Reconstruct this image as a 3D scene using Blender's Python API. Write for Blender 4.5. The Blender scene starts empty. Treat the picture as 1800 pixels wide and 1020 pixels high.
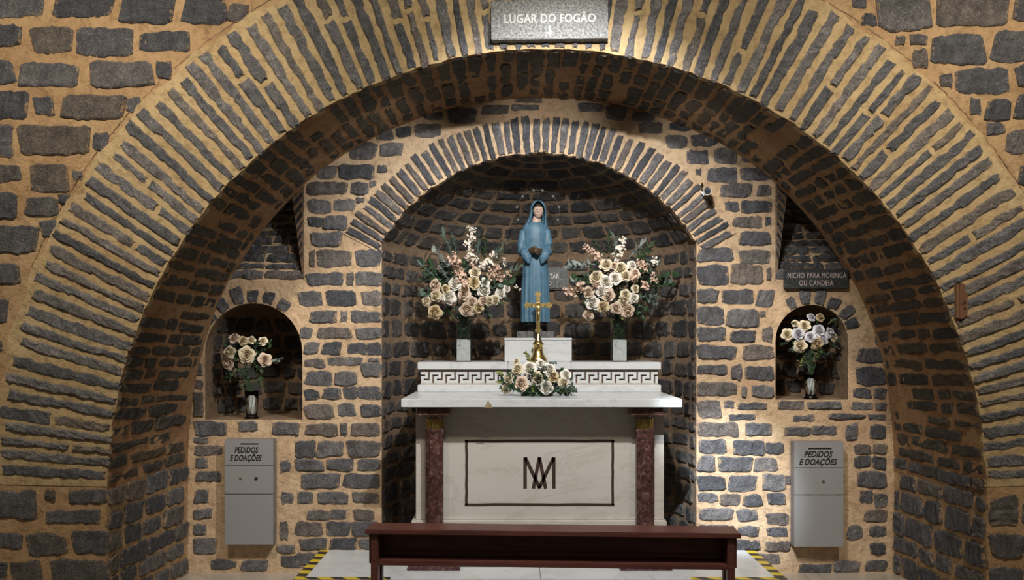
import bpy, bmesh, math, random
from mathutils import Vector, Matrix, Quaternion
from mathutils.geometry import tessellate_polygon
random.seed(11)
PI = math.pi
scn = bpy.context.scene
COL = scn.collection

# ------------------------------------------------------------------ camera
F = 1440.0            # focal length in pixels of the 1800 x 1020 frame
CZ = 1.366            # eye height above the marble platform
cam_d = bpy.data.cameras.new('camera')
cam_d.sensor_width = 36.0
cam_d.lens = F / 1800 * 36
cam_d.shift_y = 0.05
cam = bpy.data.objects.new('camera', cam_d)
cam.location = (0, 0, CZ)
cam.rotation_euler = (PI / 2, 0, 0)
COL.objects.link(cam)
scn.camera = cam

# ------------------------------------------------------------------ world, lamps, exposure
w = bpy.data.worlds.new('world'); scn.world = w; w.use_nodes = True
w.node_tree.nodes['Background'].inputs[0].default_value = (1.0, 0.86, 0.70, 1)
w.node_tree.nodes['Background'].inputs[1].default_value = 0.085
vs = scn.view_settings
vs.view_transform = 'Standard'; vs.look = 'None'; vs.exposure = 0.0; vs.gamma = 1.0
vs.use_curve_mapping = False

def spot(name, loc, target, power, color, angle, blend, radius):
    d = bpy.data.lights.new(name, 'SPOT')
    d.energy = power; d.color = color; d.spot_size = math.radians(angle); d.spot_blend = blend
    d.shadow_soft_size = radius
    o = bpy.data.objects.new(name, d); COL.objects.link(o)
    o.location = loc
    o.rotation_euler = (Vector(target) - Vector(loc)).to_track_quat('-Z', 'Y').to_euler()
    return o
def lamp(name, loc, power, color, radius):
    d = bpy.data.lights.new(name, 'POINT'); d.energy = power; d.color = color; d.shadow_soft_size = radius
    o = bpy.data.objects.new(name, d); COL.objects.link(o); o.location = loc
    return o
spot('altar_spot', (0.40, 3.0, 3.25), (0.2, 5.36, 1.15), 330, (1.0, 0.97, 0.93), 84, 0.7, 0.03)
spot('ring_fill_left', (-0.46, 4.56, 2.72), (-0.85, 5.36, 2.25), 13, (1.0, 0.95, 0.88), 92, 0.9, 0.04)  # unseen fill spots under the vault, added to light the apse ring face
spot('ring_fill_right', (0.84, 4.56, 2.72), (1.23, 5.36, 2.25), 13, (1.0, 0.95, 0.88), 92, 0.9, 0.04)
spot('ring_fill_middle', (0.19, 4.40, 2.88), (0.19, 5.36, 2.56), 17, (1.0, 0.95, 0.88), 66, 0.9, 0.04)
spot('bay_spot_left', (0.30, 3.0, 3.15), (-1.65, 5.36, 0.70), 58, (1.0, 0.88, 0.78), 34, 0.8, 0.035)
spot('bay_spot_right', (0.50, 3.0, 3.15), (2.0, 5.36, 0.70), 58, (1.0, 0.88, 0.78), 34, 0.8, 0.035)
spot('pier_spot', (0.35, 2.6, 2.95), (1.43, 5.36, 0.44), 1350, (0.86, 0.93, 1.0), 15, 0.9, 0.03)
spot('wall_spot_left', (-1.5, 2.2, 4.0), (-2.8, 4.48, 1.9), 370, (1.0, 0.88, 0.71), 96, 1.0, 0.10)
spot('wall_spot_right', (1.9, 2.2, 4.0), (3.2, 4.48, 1.9), 370, (1.0, 0.88, 0.71), 96, 1.0, 0.10)
spot('wall_spot_middle', (0.2, 2.0, 4.0), (0.2, 4.48, 3.1), 190, (1.0, 0.90, 0.72), 95, 1.0, 0.10)

# ------------------------------------------------------------------ measures
FY = 4.48             # front wall plane
BY = 5.36             # back wall plane
FLOOR = -0.15
CX = 0.19             # axis of the big arch
ZC = 0.52             # springing centre of the big arch
AX = 0.177            # axis of the apse
def PX(px, D): return (px - 900) * D / F
def PZ(py, D): return CZ - (py - 600) * D / F
def P(px, py, D): return Vector((PX(px, D), D, PZ(py, D)))

# ------------------------------------------------------------------ materials
def mat(name):
    m = bpy.data.materials.new(name); m.use_nodes = True
    nt = m.node_tree
    return m, nt, nt.nodes['Principled BSDF']
def N(nt, t, **kw):
    n = nt.nodes.new(t)
    for k, v in kw.items():
        if k.startswith('i_'):
            key = k[2:]
            n.inputs[int(key) if key.isdigit() else key.replace('_', ' ')].default_value = v
        else: setattr(n, k, v)
    return n
def ramp(nt, stops, interp='LINEAR'):
    r = nt.nodes.new('ShaderNodeValToRGB'); cr = r.color_ramp; cr.interpolation = interp
    while len(cr.elements) > 1: cr.elements.remove(cr.elements[0])
    cr.elements[0].position = stops[0][0]; cr.elements[0].color = (*stops[0][1], 1)
    for p, c in stops[1:]:
        e = cr.elements.new(p); e.color = (*c, 1)
    return r
def noise(nt, scale, detail=4, rough=0.6, vec=None, dist=0):
    n = N(nt, 'ShaderNodeTexNoise'); n.inputs['Scale'].default_value = scale
    n.inputs['Detail'].default_value = detail; n.inputs['Roughness'].default_value = rough
    n.inputs['Distortion'].default_value = dist
    if vec: nt.links.new(vec, n.inputs['Vector'])
    return n
def geo_pos(nt): return N(nt, 'ShaderNodeNewGeometry').outputs['Position']
def bump(nt, bsdf, hsock, strength, dist):
    b = N(nt, 'ShaderNodeBump'); b.inputs['Strength'].default_value = strength; b.inputs['Distance'].default_value = dist
    nt.links.new(hsock, b.inputs['Height']); nt.links.new(b.outputs[0], bsdf.inputs['Normal'])
def mixc(nt, fac, a, b, mode='MIX'):
    m = N(nt, 'ShaderNodeMix', data_type='RGBA', blend_type=mode)
    for s, v in ((m.inputs['Factor'], fac), (m.inputs[6], a), (m.inputs[7], b)):
        if hasattr(v, 'is_output'): nt.links.new(v, s)
        elif isinstance(v, (int, float)): s.default_value = v
        else: s.default_value = (*v, 1)
    return m.outputs[2]

def m_mortar(name, c0, c1, c2):
    m, nt, b = mat(name); p = geo_pos(nt)
    n1 = noise(nt, 3.2, 5, 0.6, p)
    r1 = ramp(nt, [(0.3, c0), (0.5, c1), (0.72, c2)]); nt.links.new(n1.outputs['Fac'], r1.inputs[0])
    n2 = noise(nt, 22, 5, 0.7, p)
    r2 = ramp(nt, [(0.3, (0.62, 0.6, 0.56)), (0.5, (1, 1, 1)), (0.75, (1.12, 1.12, 1.1))]); nt.links.new(n2.outputs['Fac'], r2.inputs[0])
    c = mixc(nt, 1.0, r1.outputs[0], r2.outputs[0], 'MULTIPLY')
    nt.links.new(c, b.inputs['Base Color']); b.inputs['Roughness'].default_value = 0.95
    n3 = noise(nt, 60, 6, 0.7, p); n4 = noise(nt, 9, 5, 0.6, p, 0.8)
    a = N(nt, 'ShaderNodeMath', operation='ADD'); nt.links.new(n3.outputs['Fac'], a.inputs[0]); nt.links.new(n2.outputs['Fac'], a.inputs[1])
    a2 = N(nt, 'ShaderNodeMath', operation='MULTIPLY_ADD'); nt.links.new(n4.outputs['Fac'], a2.inputs[0]); a2.inputs[1].default_value = 3.0; nt.links.new(a.outputs[0], a2.inputs[2])
    bump(nt, b, a2.outputs[0], 0.55, 0.012)
    return m
def m_stone(name, dark, mid, brown, smear, light):
    m, nt, b = mat(name); p = geo_pos(nt)
    oi = N(nt, 'ShaderNodeObjectInfo')
    r0 = ramp(nt, [(0.0, dark), (0.35, mid), (0.62, light), (0.8, brown), (0.92, mid), (1.0, dark)]); nt.links.new(oi.outputs['Random'], r0.inputs[0])
    n1 = noise(nt, 16, 6, 0.7, p)
    r1 = ramp(nt, [(0.3, (0.45, 0.45, 0.47)), (0.55, (1, 1, 1)), (0.8, (1.75, 1.7, 1.6))]); nt.links.new(n1.outputs['Fac'], r1.inputs[0])
    c = mixc(nt, 1.0, r0.outputs[0], r1.outputs[0], 'MULTIPLY')
    n2 = noise(nt, 130, 3, 0.7, p)
    r2 = ramp(nt, [(0.35, (0.6, 0.6, 0.6)), (0.55, (1, 1, 1)), (0.7, (1.9, 1.85, 1.75))]); nt.links.new(n2.outputs['Fac'], r2.inputs[0])
    c = mixc(nt, 1.0, c, r2.outputs[0], 'MULTIPLY')
    n3 = noise(nt, 26, 6, 0.78, p, 0.5)                      # mortar smeared over the arrises and some faces
    at = N(nt, 'ShaderNodeAttribute', attribute_name='edge')
    k1 = N(nt, 'ShaderNodeMath', operation='MULTIPLY_ADD'); nt.links.new(at.outputs['Fac'], k1.inputs[0]); k1.inputs[1].default_value = 0.15; nt.links.new(n3.outputs['Fac'], k1.inputs[2])
    r3 = ramp(nt, [(0.67, (0, 0, 0)), (0.73, (0.85, 0.85, 0.85))]); nt.links.new(k1.outputs[0], r3.inputs[0])
    c = mixc(nt, r3.outputs[0], c, smear)
    nt.links.new(c, b.inputs['Base Color']); b.inputs['Roughness'].default_value = 0.58
    b.inputs['Specular IOR Level'].default_value = 0.45
    a = N(nt, 'ShaderNodeMath', operation='ADD'); nt.links.new(n1.outputs['Fac'], a.inputs[0]); nt.links.new(n2.outputs['Fac'], a.inputs[1])
    bump(nt, b, a.outputs[0], 0.7, 0.02)
    return m
def m_plain(name, col, rough=0.6, metal=0.0, var=0.0, scale=20, bmp=0.0):
    m, nt, b = mat(name)
    b.inputs['Roughness'].default_value = rough; b.inputs['Metallic'].default_value = metal
    tc = N(nt, 'ShaderNodeTexCoord').outputs['Object']
    n = noise(nt, scale, 5, 0.6, tc)
    lo = tuple(max(0, c * (1 - var)) for c in col); hi = tuple(min(1, c * (1 + var)) for c in col)
    r = ramp(nt, [(0.3, lo), (0.7, hi)]); nt.links.new(n.outputs['Fac'], r.inputs[0])
    nt.links.new(r.outputs[0], b.inputs['Base Color'])
    if bmp: bump(nt, b, n.outputs['Fac'], bmp, 0.01)
    return m
def m_marble(name, base, vein, tint):
    m, nt, b = mat(name); p = geo_pos(nt)
    mp = N(nt, 'ShaderNodeMapping'); nt.links.new(p, mp.inputs[0]); mp.inputs['Rotation'].default_value = (0.2, 0.6, 0.3); mp.inputs['Scale'].default_value = (1, 1, 3)
    n1 = noise(nt, 1.6, 6, 0.65, mp.outputs[0], 1.4)
    r1 = ramp(nt, [(0.47, base), (0.497, vein), (0.503, vein), (0.53, base)]); nt.links.new(n1.outputs['Fac'], r1.inputs[0])
    n2 = noise(nt, 2.5, 4, 0.6, p)
    r2 = ramp(nt, [(0.35, tint), (0.65, (1, 1, 1))]); nt.links.new(n2.outputs['Fac'], r2.inputs[0])
    c = mixc(nt, 1.0, r1.outputs[0], r2.outputs[0], 'MULTIPLY')
    nt.links.new(c, b.inputs['Base Color']); b.inputs['Roughness'].default_value = 0.28
    return m
def m_redmarble(name):
    m, nt, b = mat(name); p = geo_pos(nt)
    n1 = noise(nt, 28, 6, 0.75, p, 1.0)
    r1 = ramp(nt, [(0.34, (0.022, 0.010, 0.009)), (0.49, (0.075, 0.033, 0.029)), (0.60, (0.15, 0.08, 0.07)), (0.72, (0.36, 0.26, 0.235))]); nt.links.new(n1.outputs['Fac'], r1.inputs[0])
    nt.links.new(r1.outputs[0], b.inputs['Base Color']); b.inputs['Roughness'].default_value = 0.25
    return m
def m_wood(name, c0, c1, sx=(1.2, 14, 14), rough=0.38):
    m, nt, b = mat(name); tc = N(nt, 'ShaderNodeTexCoord').outputs['Object']
    mp = N(nt, 'ShaderNodeMapping'); nt.links.new(tc, mp.inputs[0]); mp.inputs['Scale'].default_value = sx
    n1 = noise(nt, 3.0, 6, 0.65, mp.outputs[0], 0.8)
    r1 = ramp(nt, [(0.3, c0), (0.7, c1)]); nt.links.new(n1.outputs['Fac'], r1.inputs[0])
    nt.links.new(r1.outputs[0], b.inputs['Base Color']); b.inputs['Roughness'].default_value = rough
    bump(nt, b, n1.outputs['Fac'], 0.15, 0.005)
    return m
def m_granite(name, cols, scale):
    m, nt, b = mat(name); tc = N(nt, 'ShaderNodeTexCoord').outputs['Object']
    n1 = noise(nt, scale, 3, 0.7, tc)
    r1 = ramp(nt, [(0.36, cols[0]), (0.5, cols[1]), (0.64, cols[2])]); nt.links.new(n1.outputs['Fac'], r1.inputs[0])
    nt.links.new(r1.outputs[0], b.inputs['Base Color']); b.inputs['Roughness'].default_value = 0.65
    return m
def m_stripes(name, axis, pitch, slant):
    m, nt, b = mat(name); p = geo_pos(nt)
    s = N(nt, 'ShaderNodeSeparateXYZ'); nt.links.new(p, s.inputs[0])
    o = 1 - axis
    k = N(nt, 'ShaderNodeMath', operation='MULTIPLY_ADD'); nt.links.new(s.outputs[o], k.inputs[0]); k.inputs[1].default_value = slant; nt.links.new(s.outputs[axis], k.inputs[2])
    d = N(nt, 'ShaderNodeMath', operation='DIVIDE'); nt.links.new(k.outputs[0], d.inputs[0]); d.inputs[1].default_value = pitch
    f = N(nt, 'ShaderNodeMath', operation='FRACT'); nt.links.new(d.outputs[0], f.inputs[0])
    r = ramp(nt, [(0.0, (0.62, 0.46, 0.03)), (0.52, (0.03, 0.025, 0.02))], 'CONSTANT'); nt.links.new(f.outputs[0], r.inputs[0])
    nt.links.new(r.outputs[0], b.inputs['Base Color']); b.inputs['Roughness'].default_value = 0.4
    return m
def m_glass(name):
    m, nt, b = mat(name)
    b.inputs['Base Color'].default_value = (0.95, 0.98, 0.97, 1); b.inputs['Roughness'].default_value = 0.03
    b.inputs['Transmission Weight'].default_value = 1.0; b.inputs['IOR'].default_value = 1.4
    return m
def m_petal(name, col, inner):
    m, nt, b = mat(name); tc = N(nt, 'ShaderNodeTexCoord').outputs['Object']
    ln = N(nt, 'ShaderNodeVectorMath', operation='LENGTH'); nt.links.new(tc, ln.inputs[0])
    r = ramp(nt, [(0.25, inner), (0.75, col)]); nt.links.new(ln.outputs['Value'], r.inputs[0])
    nt.links.new(r.outputs[0], b.inputs['Base Color']); b.inputs['Roughness'].default_value = 0.7
    return m

M = {}
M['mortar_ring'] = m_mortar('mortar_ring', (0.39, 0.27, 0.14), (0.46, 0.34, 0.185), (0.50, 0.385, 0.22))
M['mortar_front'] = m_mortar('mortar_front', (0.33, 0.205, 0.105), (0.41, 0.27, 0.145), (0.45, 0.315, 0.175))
M['mortar_back'] = m_mortar('mortar_back', (0.45, 0.30, 0.19), (0.54, 0.39, 0.25), (0.60, 0.46, 0.31))
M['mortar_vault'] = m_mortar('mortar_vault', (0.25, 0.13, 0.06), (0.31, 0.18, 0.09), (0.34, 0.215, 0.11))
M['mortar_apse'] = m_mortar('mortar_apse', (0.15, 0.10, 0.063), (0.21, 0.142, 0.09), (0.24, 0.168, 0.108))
SM = (0.36, 0.245, 0.14)
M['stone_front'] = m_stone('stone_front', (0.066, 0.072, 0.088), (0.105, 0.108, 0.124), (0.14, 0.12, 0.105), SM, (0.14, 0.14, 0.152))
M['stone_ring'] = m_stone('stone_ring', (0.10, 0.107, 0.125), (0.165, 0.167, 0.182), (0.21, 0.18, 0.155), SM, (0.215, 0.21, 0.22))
M['stone_back'] = m_stone('stone_back', (0.075, 0.080, 0.095), (0.125, 0.126, 0.140), (0.17, 0.142, 0.125), (0.42, 0.30, 0.185), (0.18, 0.176, 0.184))
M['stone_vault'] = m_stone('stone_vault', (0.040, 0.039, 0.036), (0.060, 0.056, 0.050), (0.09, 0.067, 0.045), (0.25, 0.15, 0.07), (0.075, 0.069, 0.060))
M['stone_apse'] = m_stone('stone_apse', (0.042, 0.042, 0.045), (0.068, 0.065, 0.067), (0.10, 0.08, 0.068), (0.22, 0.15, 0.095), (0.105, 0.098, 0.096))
M['marble'] = m_marble('marble', (0.62, 0.645, 0.67), (0.54, 0.555, 0.57), (0.95, 0.95, 0.95))
M['marble_cream'] = m_marble('marble_cream', (0.60, 0.58, 0.545), (0.54, 0.51, 0.465), (0.95, 0.94, 0.91))
M['redmarble'] = m_redmarble('red_marble')
M['brass'] = m_plain('brass', (0.42, 0.30, 0.10), 0.35, 1.0, 0.15, 40)
M['gold'] = m_plain('gold', (0.62, 0.46, 0.19), 0.3, 1.0, 0.3, 120, 0.12)
M['brown_inlay'] = m_plain('brown_inlay', (0.045, 0.026, 0.018), 0.6, 0, 0.4, 60)
M['fret_ground'] = m_plain('fret_ground', (0.11, 0.07, 0.05), 0.9, 0, 0.5, 60)
M['fret_sill'] = m_plain('fret_sill', (0.45, 0.40, 0.34), 0.9, 0, 0.3, 60)
M['chip'] = m_plain('chip', (0.30, 0.24, 0.14), 0.9, 0, 0.3, 80)
M['bench'] = m_wood('bench_wood', (0.075, 0.025, 0.019), (0.14, 0.05, 0.037))
M['peg'] = m_wood('old_wood', (0.10, 0.045, 0.02), (0.20, 0.10, 0.05), (14, 14, 1.2), 0.8)
M['box'] = m_plain('grey_paint', (0.25, 0.255, 0.26), 0.55, 0.0, 0.05, 250, 0.05)
M['box_side'] = m_plain('grey_paint_edge', (0.20, 0.18, 0.17), 0.6, 0.0, 0.1, 100)
M['black'] = m_plain('black_paint', (0.012, 0.012, 0.013), 0.5)
M['steel'] = m_plain('steel', (0.35, 0.34, 0.33), 0.35, 1.0)
M['granite'] = m_granite('granite', [(0.07, 0.074, 0.078), (0.17, 0.178, 0.185), (0.30, 0.315, 0.325)], 75)
M['granite_dark'] = m_granite('granite_dark', [(0.014, 0.017, 0.020), (0.028, 0.032, 0.036), (0.06, 0.065, 0.07)], 60)
M['granite_mid'] = m_granite('granite_mid', [(0.05, 0.055, 0.06), (0.10, 0.105, 0.11), (0.18, 0.185, 0.19)], 60)
M['letter_white'] = m_plain('letter_white', (0.50, 0.52, 0.52), 0.6, 0, 0.12, 90)
M['letter_pink'] = m_plain('letter_pink', (0.55, 0.45, 0.42), 0.6, 0, 0.15, 90)
M['statue_blue'] = m_plain('statue_blue', (0.07, 0.155, 0.235), 0.55, 0, 0.2, 25, 0.1)
M['statue_skin'] = m_plain('statue_skin', (0.50, 0.36, 0.30), 0.5, 0, 0.08, 30)
M['statue_hair'] = m_plain('statue_hair', (0.045, 0.03, 0.02), 0.6, 0, 0.3, 90)
M['statue_lip'] = m_plain('statue_lip', (0.28, 0.12, 0.10), 0.5)
M['statue_hand'] = m_plain('statue_hand', (0.075, 0.045, 0.022), 0.4, 0.2, 0.6, 60)
M['slab_black'] = m_granite('slab_black', [(0.05, 0.05, 0.052), (0.09, 0.09, 0.094), (0.15, 0.15, 0.155)], 50)
M['star'] = m_plain('dull_metal', (0.10, 0.09, 0.075), 0.55, 0.5)
M['white_plastic'] = m_plain('white_plastic', (0.78, 0.79, 0.80), 0.35)
M['lens'] = m_plain('lens', (0.02, 0.03, 0.045), 0.08)
M['glass'] = m_glass('glass')
M['filler'] = m_granite('filler', [(0.10, 0.10, 0.10), (0.66, 0.68, 0.70), (0.80, 0.82, 0.84)], 30)
M['filler'].node_tree.nodes['Color Ramp'].color_ramp.elements[0].position = 0.34; M['filler'].node_tree.nodes['Color Ramp'].color_ramp.elements[1].position = 0.39
M['green'] = m_plain('leaf_green', (0.035, 0.075, 0.035), 0.5, 0, 0.45, 12)
M['sage'] = m_plain('leaf_sage', (0.115, 0.165, 0.135), 0.55, 0, 0.4, 12)
M['pale'] = m_plain('leaf_pale', (0.27, 0.31, 0.30), 0.55, 0, 0.3, 12)
M['lime'] = m_plain('leaf_lime', (0.24, 0.29, 0.07), 0.55, 0, 0.3, 12)
M['r_cream'] = m_petal('petal_cream', (0.69, 0.61, 0.46), (0.55, 0.47, 0.29))
M['r_white'] = m_petal('petal_white', (0.80, 0.77, 0.71), (0.69, 0.65, 0.55))
M['r_blush'] = m_petal('petal_blush', (0.68, 0.55, 0.44), (0.53, 0.39, 0.28))
M['r_tan'] = m_petal('petal_tan', (0.60, 0.49, 0.30), (0.46, 0.34, 0.18))
M['r_lavender'] = m_petal('petal_lavender', (0.66, 0.66, 0.73), (0.54, 0.53, 0.60))
M['b_white'] = m_plain('blossom_white', (0.80, 0.74, 0.66), 0.7, 0, 0.12, 4)
M['b_pink'] = m_plain('blossom_pink', (0.66, 0.49, 0.39), 0.7, 0, 0.2, 4)
M['floor'] = m_marble('floor_tile', (0.42, 0.37, 0.31), (0.32, 0.28, 0.23), (0.9, 0.9, 0.9))

# ------------------------------------------------------------------ object helpers
def obj(name, me, material, parent=None, loc=None):
    o = bpy.data.objects.new(name, me); COL.objects.link(o)
    if material is not None and not me.materials: me.materials.append(material)
    if parent is not None: o.parent = parent
    if loc is not None: o.location = loc
    return o
def tag(o, label, cat, group=None, kind=None):
    o['label'] = label; o['category'] = cat
    if group: o['group'] = group
    if kind: o['kind'] = kind
    return o
def thing(name, label, cat, loc=(0, 0, 0), group=None):
    o = bpy.data.objects.new(name, None); COL.objects.link(o); o.location = loc; o.empty_display_size = 0.1
    return tag(o, label, cat, group)

class MB:
    def __init__(s): s.v = []; s.f = []
    def add(s, vs_, fs):
        k = len(s.v); s.v += [tuple(v) for v in vs_]; s.f += [tuple(i + k for i in f) for f in fs]; return s
    def box(s, x0, x1, y0, y1, z0, z1):
        return s.add([(x0, y0, z0), (x1, y0, z0), (x1, y1, z0), (x0, y1, z0), (x0, y0, z1), (x1, y0, z1), (x1, y1, z1), (x0, y1, z1)],
                     [(0, 3, 2, 1), (4, 5, 6, 7), (0, 1, 5, 4), (1, 2, 6, 5), (2, 3, 7, 6), (3, 0, 4, 7)])
    def grid(s, rows, cu=False, cv=False):
        n = len(rows); m = len(rows[0]); vs_ = [p for r in rows for p in r]; fs = []
        for i in range(n - (0 if cv else 1)):
            for j in range(m - (0 if cu else 1)):
                a = i * m + j; b_ = i * m + (j + 1) % m; c = ((i + 1) % n) * m + (j + 1) % m; d = ((i + 1) % n) * m + j
                fs.append((a, b_, c, d))
        return s.add(vs_, fs)
    def loft(s, rings, caps=True):
        k = len(s.v); m = len(rings[0]); s.grid(rings, cu=True)
        if caps:
            s.f.append(tuple(k + i for i in reversed(range(m)))); s.f.append(tuple(k + (len(rings) - 1) * m + i for i in range(m)))
        return s
    def lathe(s, prof, c=(0, 0, 0), n=20, caps=True):
        return s.loft([[(c[0] + r * math.cos(2 * PI * i / n), c[1] + r * math.sin(2 * PI * i / n), c[2] + z) for i in range(n)] for r, z in prof], caps)
    def tube(s, pts, rad, n=8, flat=1.0):
        pts = [Vector(p) for p in pts]; rings = []
        if not isinstance(rad, (list, tuple)): rad = [rad] * len(pts)
        for i, p in enumerate(pts):
            t = (pts[min(i + 1, len(pts) - 1)] - pts[max(i - 1, 0)]).normalized()
            a = Vector((0, 0, 1)) if abs(t.z) < 0.9 else Vector((1, 0, 0))
            u = t.cross(a).normalized(); v = u.cross(t)
            rings.append([tuple(p + u * rad[i] * math.cos(2 * PI * k / n) + v * rad[i] * flat * math.sin(2 * PI * k / n)) for k in range(n)])
        return s.loft(rings)
    def ball(s, c, r, n=14, m=9):
        if not isinstance(r, (list, tuple)): r = (r, r, r)
        rings = []
        for i in range(m):
            t = -PI / 2 + PI * (i + 0.5) / m
            rings.append([(c[0] + r[0] * math.cos(t) * math.cos(2 * PI * k / n), c[1] + r[1] * math.cos(t) * math.sin(2 * PI * k / n), c[2] + r[2] * math.sin(t)) for k in range(n)])
        return s.loft(rings)
    def mesh(s, name, smooth=False, bevel=0.0, segs=2):
        me = bpy.data.meshes.new(name); me.from_pydata(s.v, [], s.f); me.validate()
        bm = bmesh.new(); bm.from_mesh(me)
        bmesh.ops.recalc_face_normals(bm, faces=bm.faces)
        if bevel: bmesh.ops.bevel(bm, geom=list(bm.edges), offset=bevel, segments=segs, affect='EDGES', clamp_overlap=True)
        bm.to_mesh(me); bm.free()
        if smooth:
            for p in me.polygons: p.use_smooth = True
        return me
    def build(s, name, material, parent=None, loc=None, smooth=False, bevel=0.0):
        return obj(name, s.mesh(name, smooth, bevel), material, parent, loc)
def box_part(name, r, material, parent, bevel=0.0):
    return MB().box(*r).build(name, material, parent, bevel=bevel)
def remeshed(mb, name, voxel, smooth_it=6):
    me = mb.mesh(name); o = bpy.data.objects.new('tmp', me); COL.objects.link(o)
    r = o.modifiers.new('r', 'REMESH'); r.mode = 'VOXEL'; r.voxel_size = voxel
    sm = o.modifiers.new('s', 'SMOOTH'); sm.iterations = smooth_it; sm.factor = 0.5
    dg = bpy.context.evaluated_depsgraph_get()
    out = bpy.data.meshes.new_from_object(o.evaluated_get(dg)); out.name = name
    bpy.data.objects.remove(o); bpy.data.meshes.remove(me)
    for p in out.polygons: p.use_smooth = True
    out.materials.clear()
    return out
def text(name, body, x0, x1, z0, z1, y, material, parent, depth=0.002, shear=0.0, bold=0.0, space=1.0):
    """raised lettering in the plane y, fitted to the given span"""
    c = bpy.data.curves.new('tmp', 'FONT'); c.body = body; c.extrude = 0.5; c.shear = shear; c.offset = bold; c.resolution_u = 3; c.space_character = space
    o = bpy.data.objects.new('tmp', c); COL.objects.link(o)
    dg = bpy.context.evaluated_depsgraph_get()
    me = bpy.data.meshes.new_from_object(o.evaluated_get(dg)); bpy.data.objects.remove(o)
    xs = [v.co.x for v in me.vertices]; ys = [v.co.y for v in me.vertices]
    ax, bx_ = min(xs), max(xs); ay, by_ = min(ys), max(ys)
    for v in me.vertices:
        X, Y, Z = v.co
        v.co = (x0 + (X - ax) / (bx_ - ax) * (x1 - x0), y - Z * depth * 2 , z0 + (Y - ay) / (by_ - ay) * (z1 - z0))
    me.materials.clear(); me.name = name
    return obj(name, me, material, parent)

# ------------------------------------------------------------------ masonry
def stone_mesh(u0, u1, v0, v1, fmap, h, jit=0.006, rough=0.003, step=0.026, quad=None, inset=0.008):
    """one rough stone over the patch u0..u1, v0..v1 of a surface; fmap(u, v, height) -> point"""
    du, dv = u1 - u0, v1 - v0
    # metric lengths of the patch
    a = fmap(u0, (v0 + v1) / 2, 0); b_ = fmap(u1, (v0 + v1) / 2, 0); lu = (b_ - a).length
    a = fmap((u0 + u1) / 2, v0, 0); b_ = fmap((u0 + u1) / 2, v1, 0); lv = (b_ - a).length
    swap = lv > lu
    L, W = (lv, lu) if swap else (lu, lv)
    n = max(5, min(26, int(L / step) + 2))
    jw = min(jit, W * 0.16); jl = min(jit, L * 0.12)
    cr = 0.22 * random.random() + 0.06
    sk0 = random.uniform(-1, 1) * 0.10; sk1 = random.uniform(-1, 1) * 0.10   # slanted ends
    tap = random.uniform(-1, 1) * 0.07
    walk0 = walk1 = 0.0
    rows = [[], [], [], [], [], [], []]
    for i in range(n):
        s = i / (n - 1)
        walk0 = walk0 * 0.6 + random.uniform(-jw, jw); walk1 = walk1 * 0.6 + random.uniform(-jw, jw)
        e = 1.0
        d = min(s, 1 - s) * L
        if d < W * cr * 1.2: e = 1 - (0.16 + cr * 0.35) * (1 - d / (W * cr * 1.2))
        lo = 0.5 - 0.5 * e + (walk0 / W) + tap * (s - 0.5); hi = 0.5 + 0.5 * e + (walk1 / W) - tap * (s - 0.5)
        lo = max(-0.06, lo); hi = min(1.06, hi)
        if hi - lo < 0.3: lo, hi = 0.3, 0.7
        ss = s + (random.uniform(-jl, jl) / L if 0 < i < n - 1 else 0)
        skl = (sk0 * (1 - s) + sk1 * s) * W / L
        ins = inset / W; il = 0.0
        if i == 0: il = inset / L
        if i == n - 1: il = -inset / L
        hh = h + random.uniform(-rough, rough)
        sp = [(ss - skl, lo, -0.012), (ss - skl, lo, h * 0.5), (ss + il - skl, lo + ins, hh + random.uniform(-rough, rough)),
              (ss + il, (lo + hi) / 2 + random.uniform(-.1, .1), hh + random.uniform(-rough, rough) * 1.5),
              (ss + il + skl, hi - ins, hh + random.uniform(-rough, rough)), (ss + skl, hi, h * 0.5), (ss + skl, hi, -0.012)]
        for k, (x, y, z) in enumerate(sp):
            if swap: p = fmap(u0 + du * y, v0 + dv * x, z)
            else: p = fmap(u0 + du * x, v0 + dv * y, z)
            rows[k].append(p)
    c = fmap((u0 + u1) / 2, (v0 + v1) / 2, 0)
    V = [tuple(p - c) for r in rows for p in r]; Fc = []
    for k in range(6):
        for i in range(n - 1):
            Fc.append((k * n + i, k * n + i + 1, (k + 1) * n + i + 1, (k + 1) * n + i))
    Fc.append(tuple(k * n for k in range(7))); Fc.append(tuple(k * n + n - 1 for k in reversed(range(7))))
    me = bpy.data.meshes.new('stone'); me.from_pydata(V, [], Fc)
    ed = me.attributes.new('edge', 'FLOAT', 'POINT')
    ed.data.foreach_set('value', [(1.0 if i in (0, n - 1) else (1, 1, .42, 0, .42, 1, 1)[k]) for k in range(7) for i in range(n)])
    bm = bmesh.new(); bm.from_mesh(me); bmesh.ops.recalc_face_normals(bm, faces=bm.faces); bm.to_mesh(me); bm.free()
    return me, c
STONES = 0
def stone(u0, u1, v0, v1, fmap, h, material, parent, name='stone', **kw):
    global STONES
    me, c = stone_mesh(u0, u1, v0, v1, fmap, h, **kw)
    STONES += 1
    return obj(name, me, material, parent, c)
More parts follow.
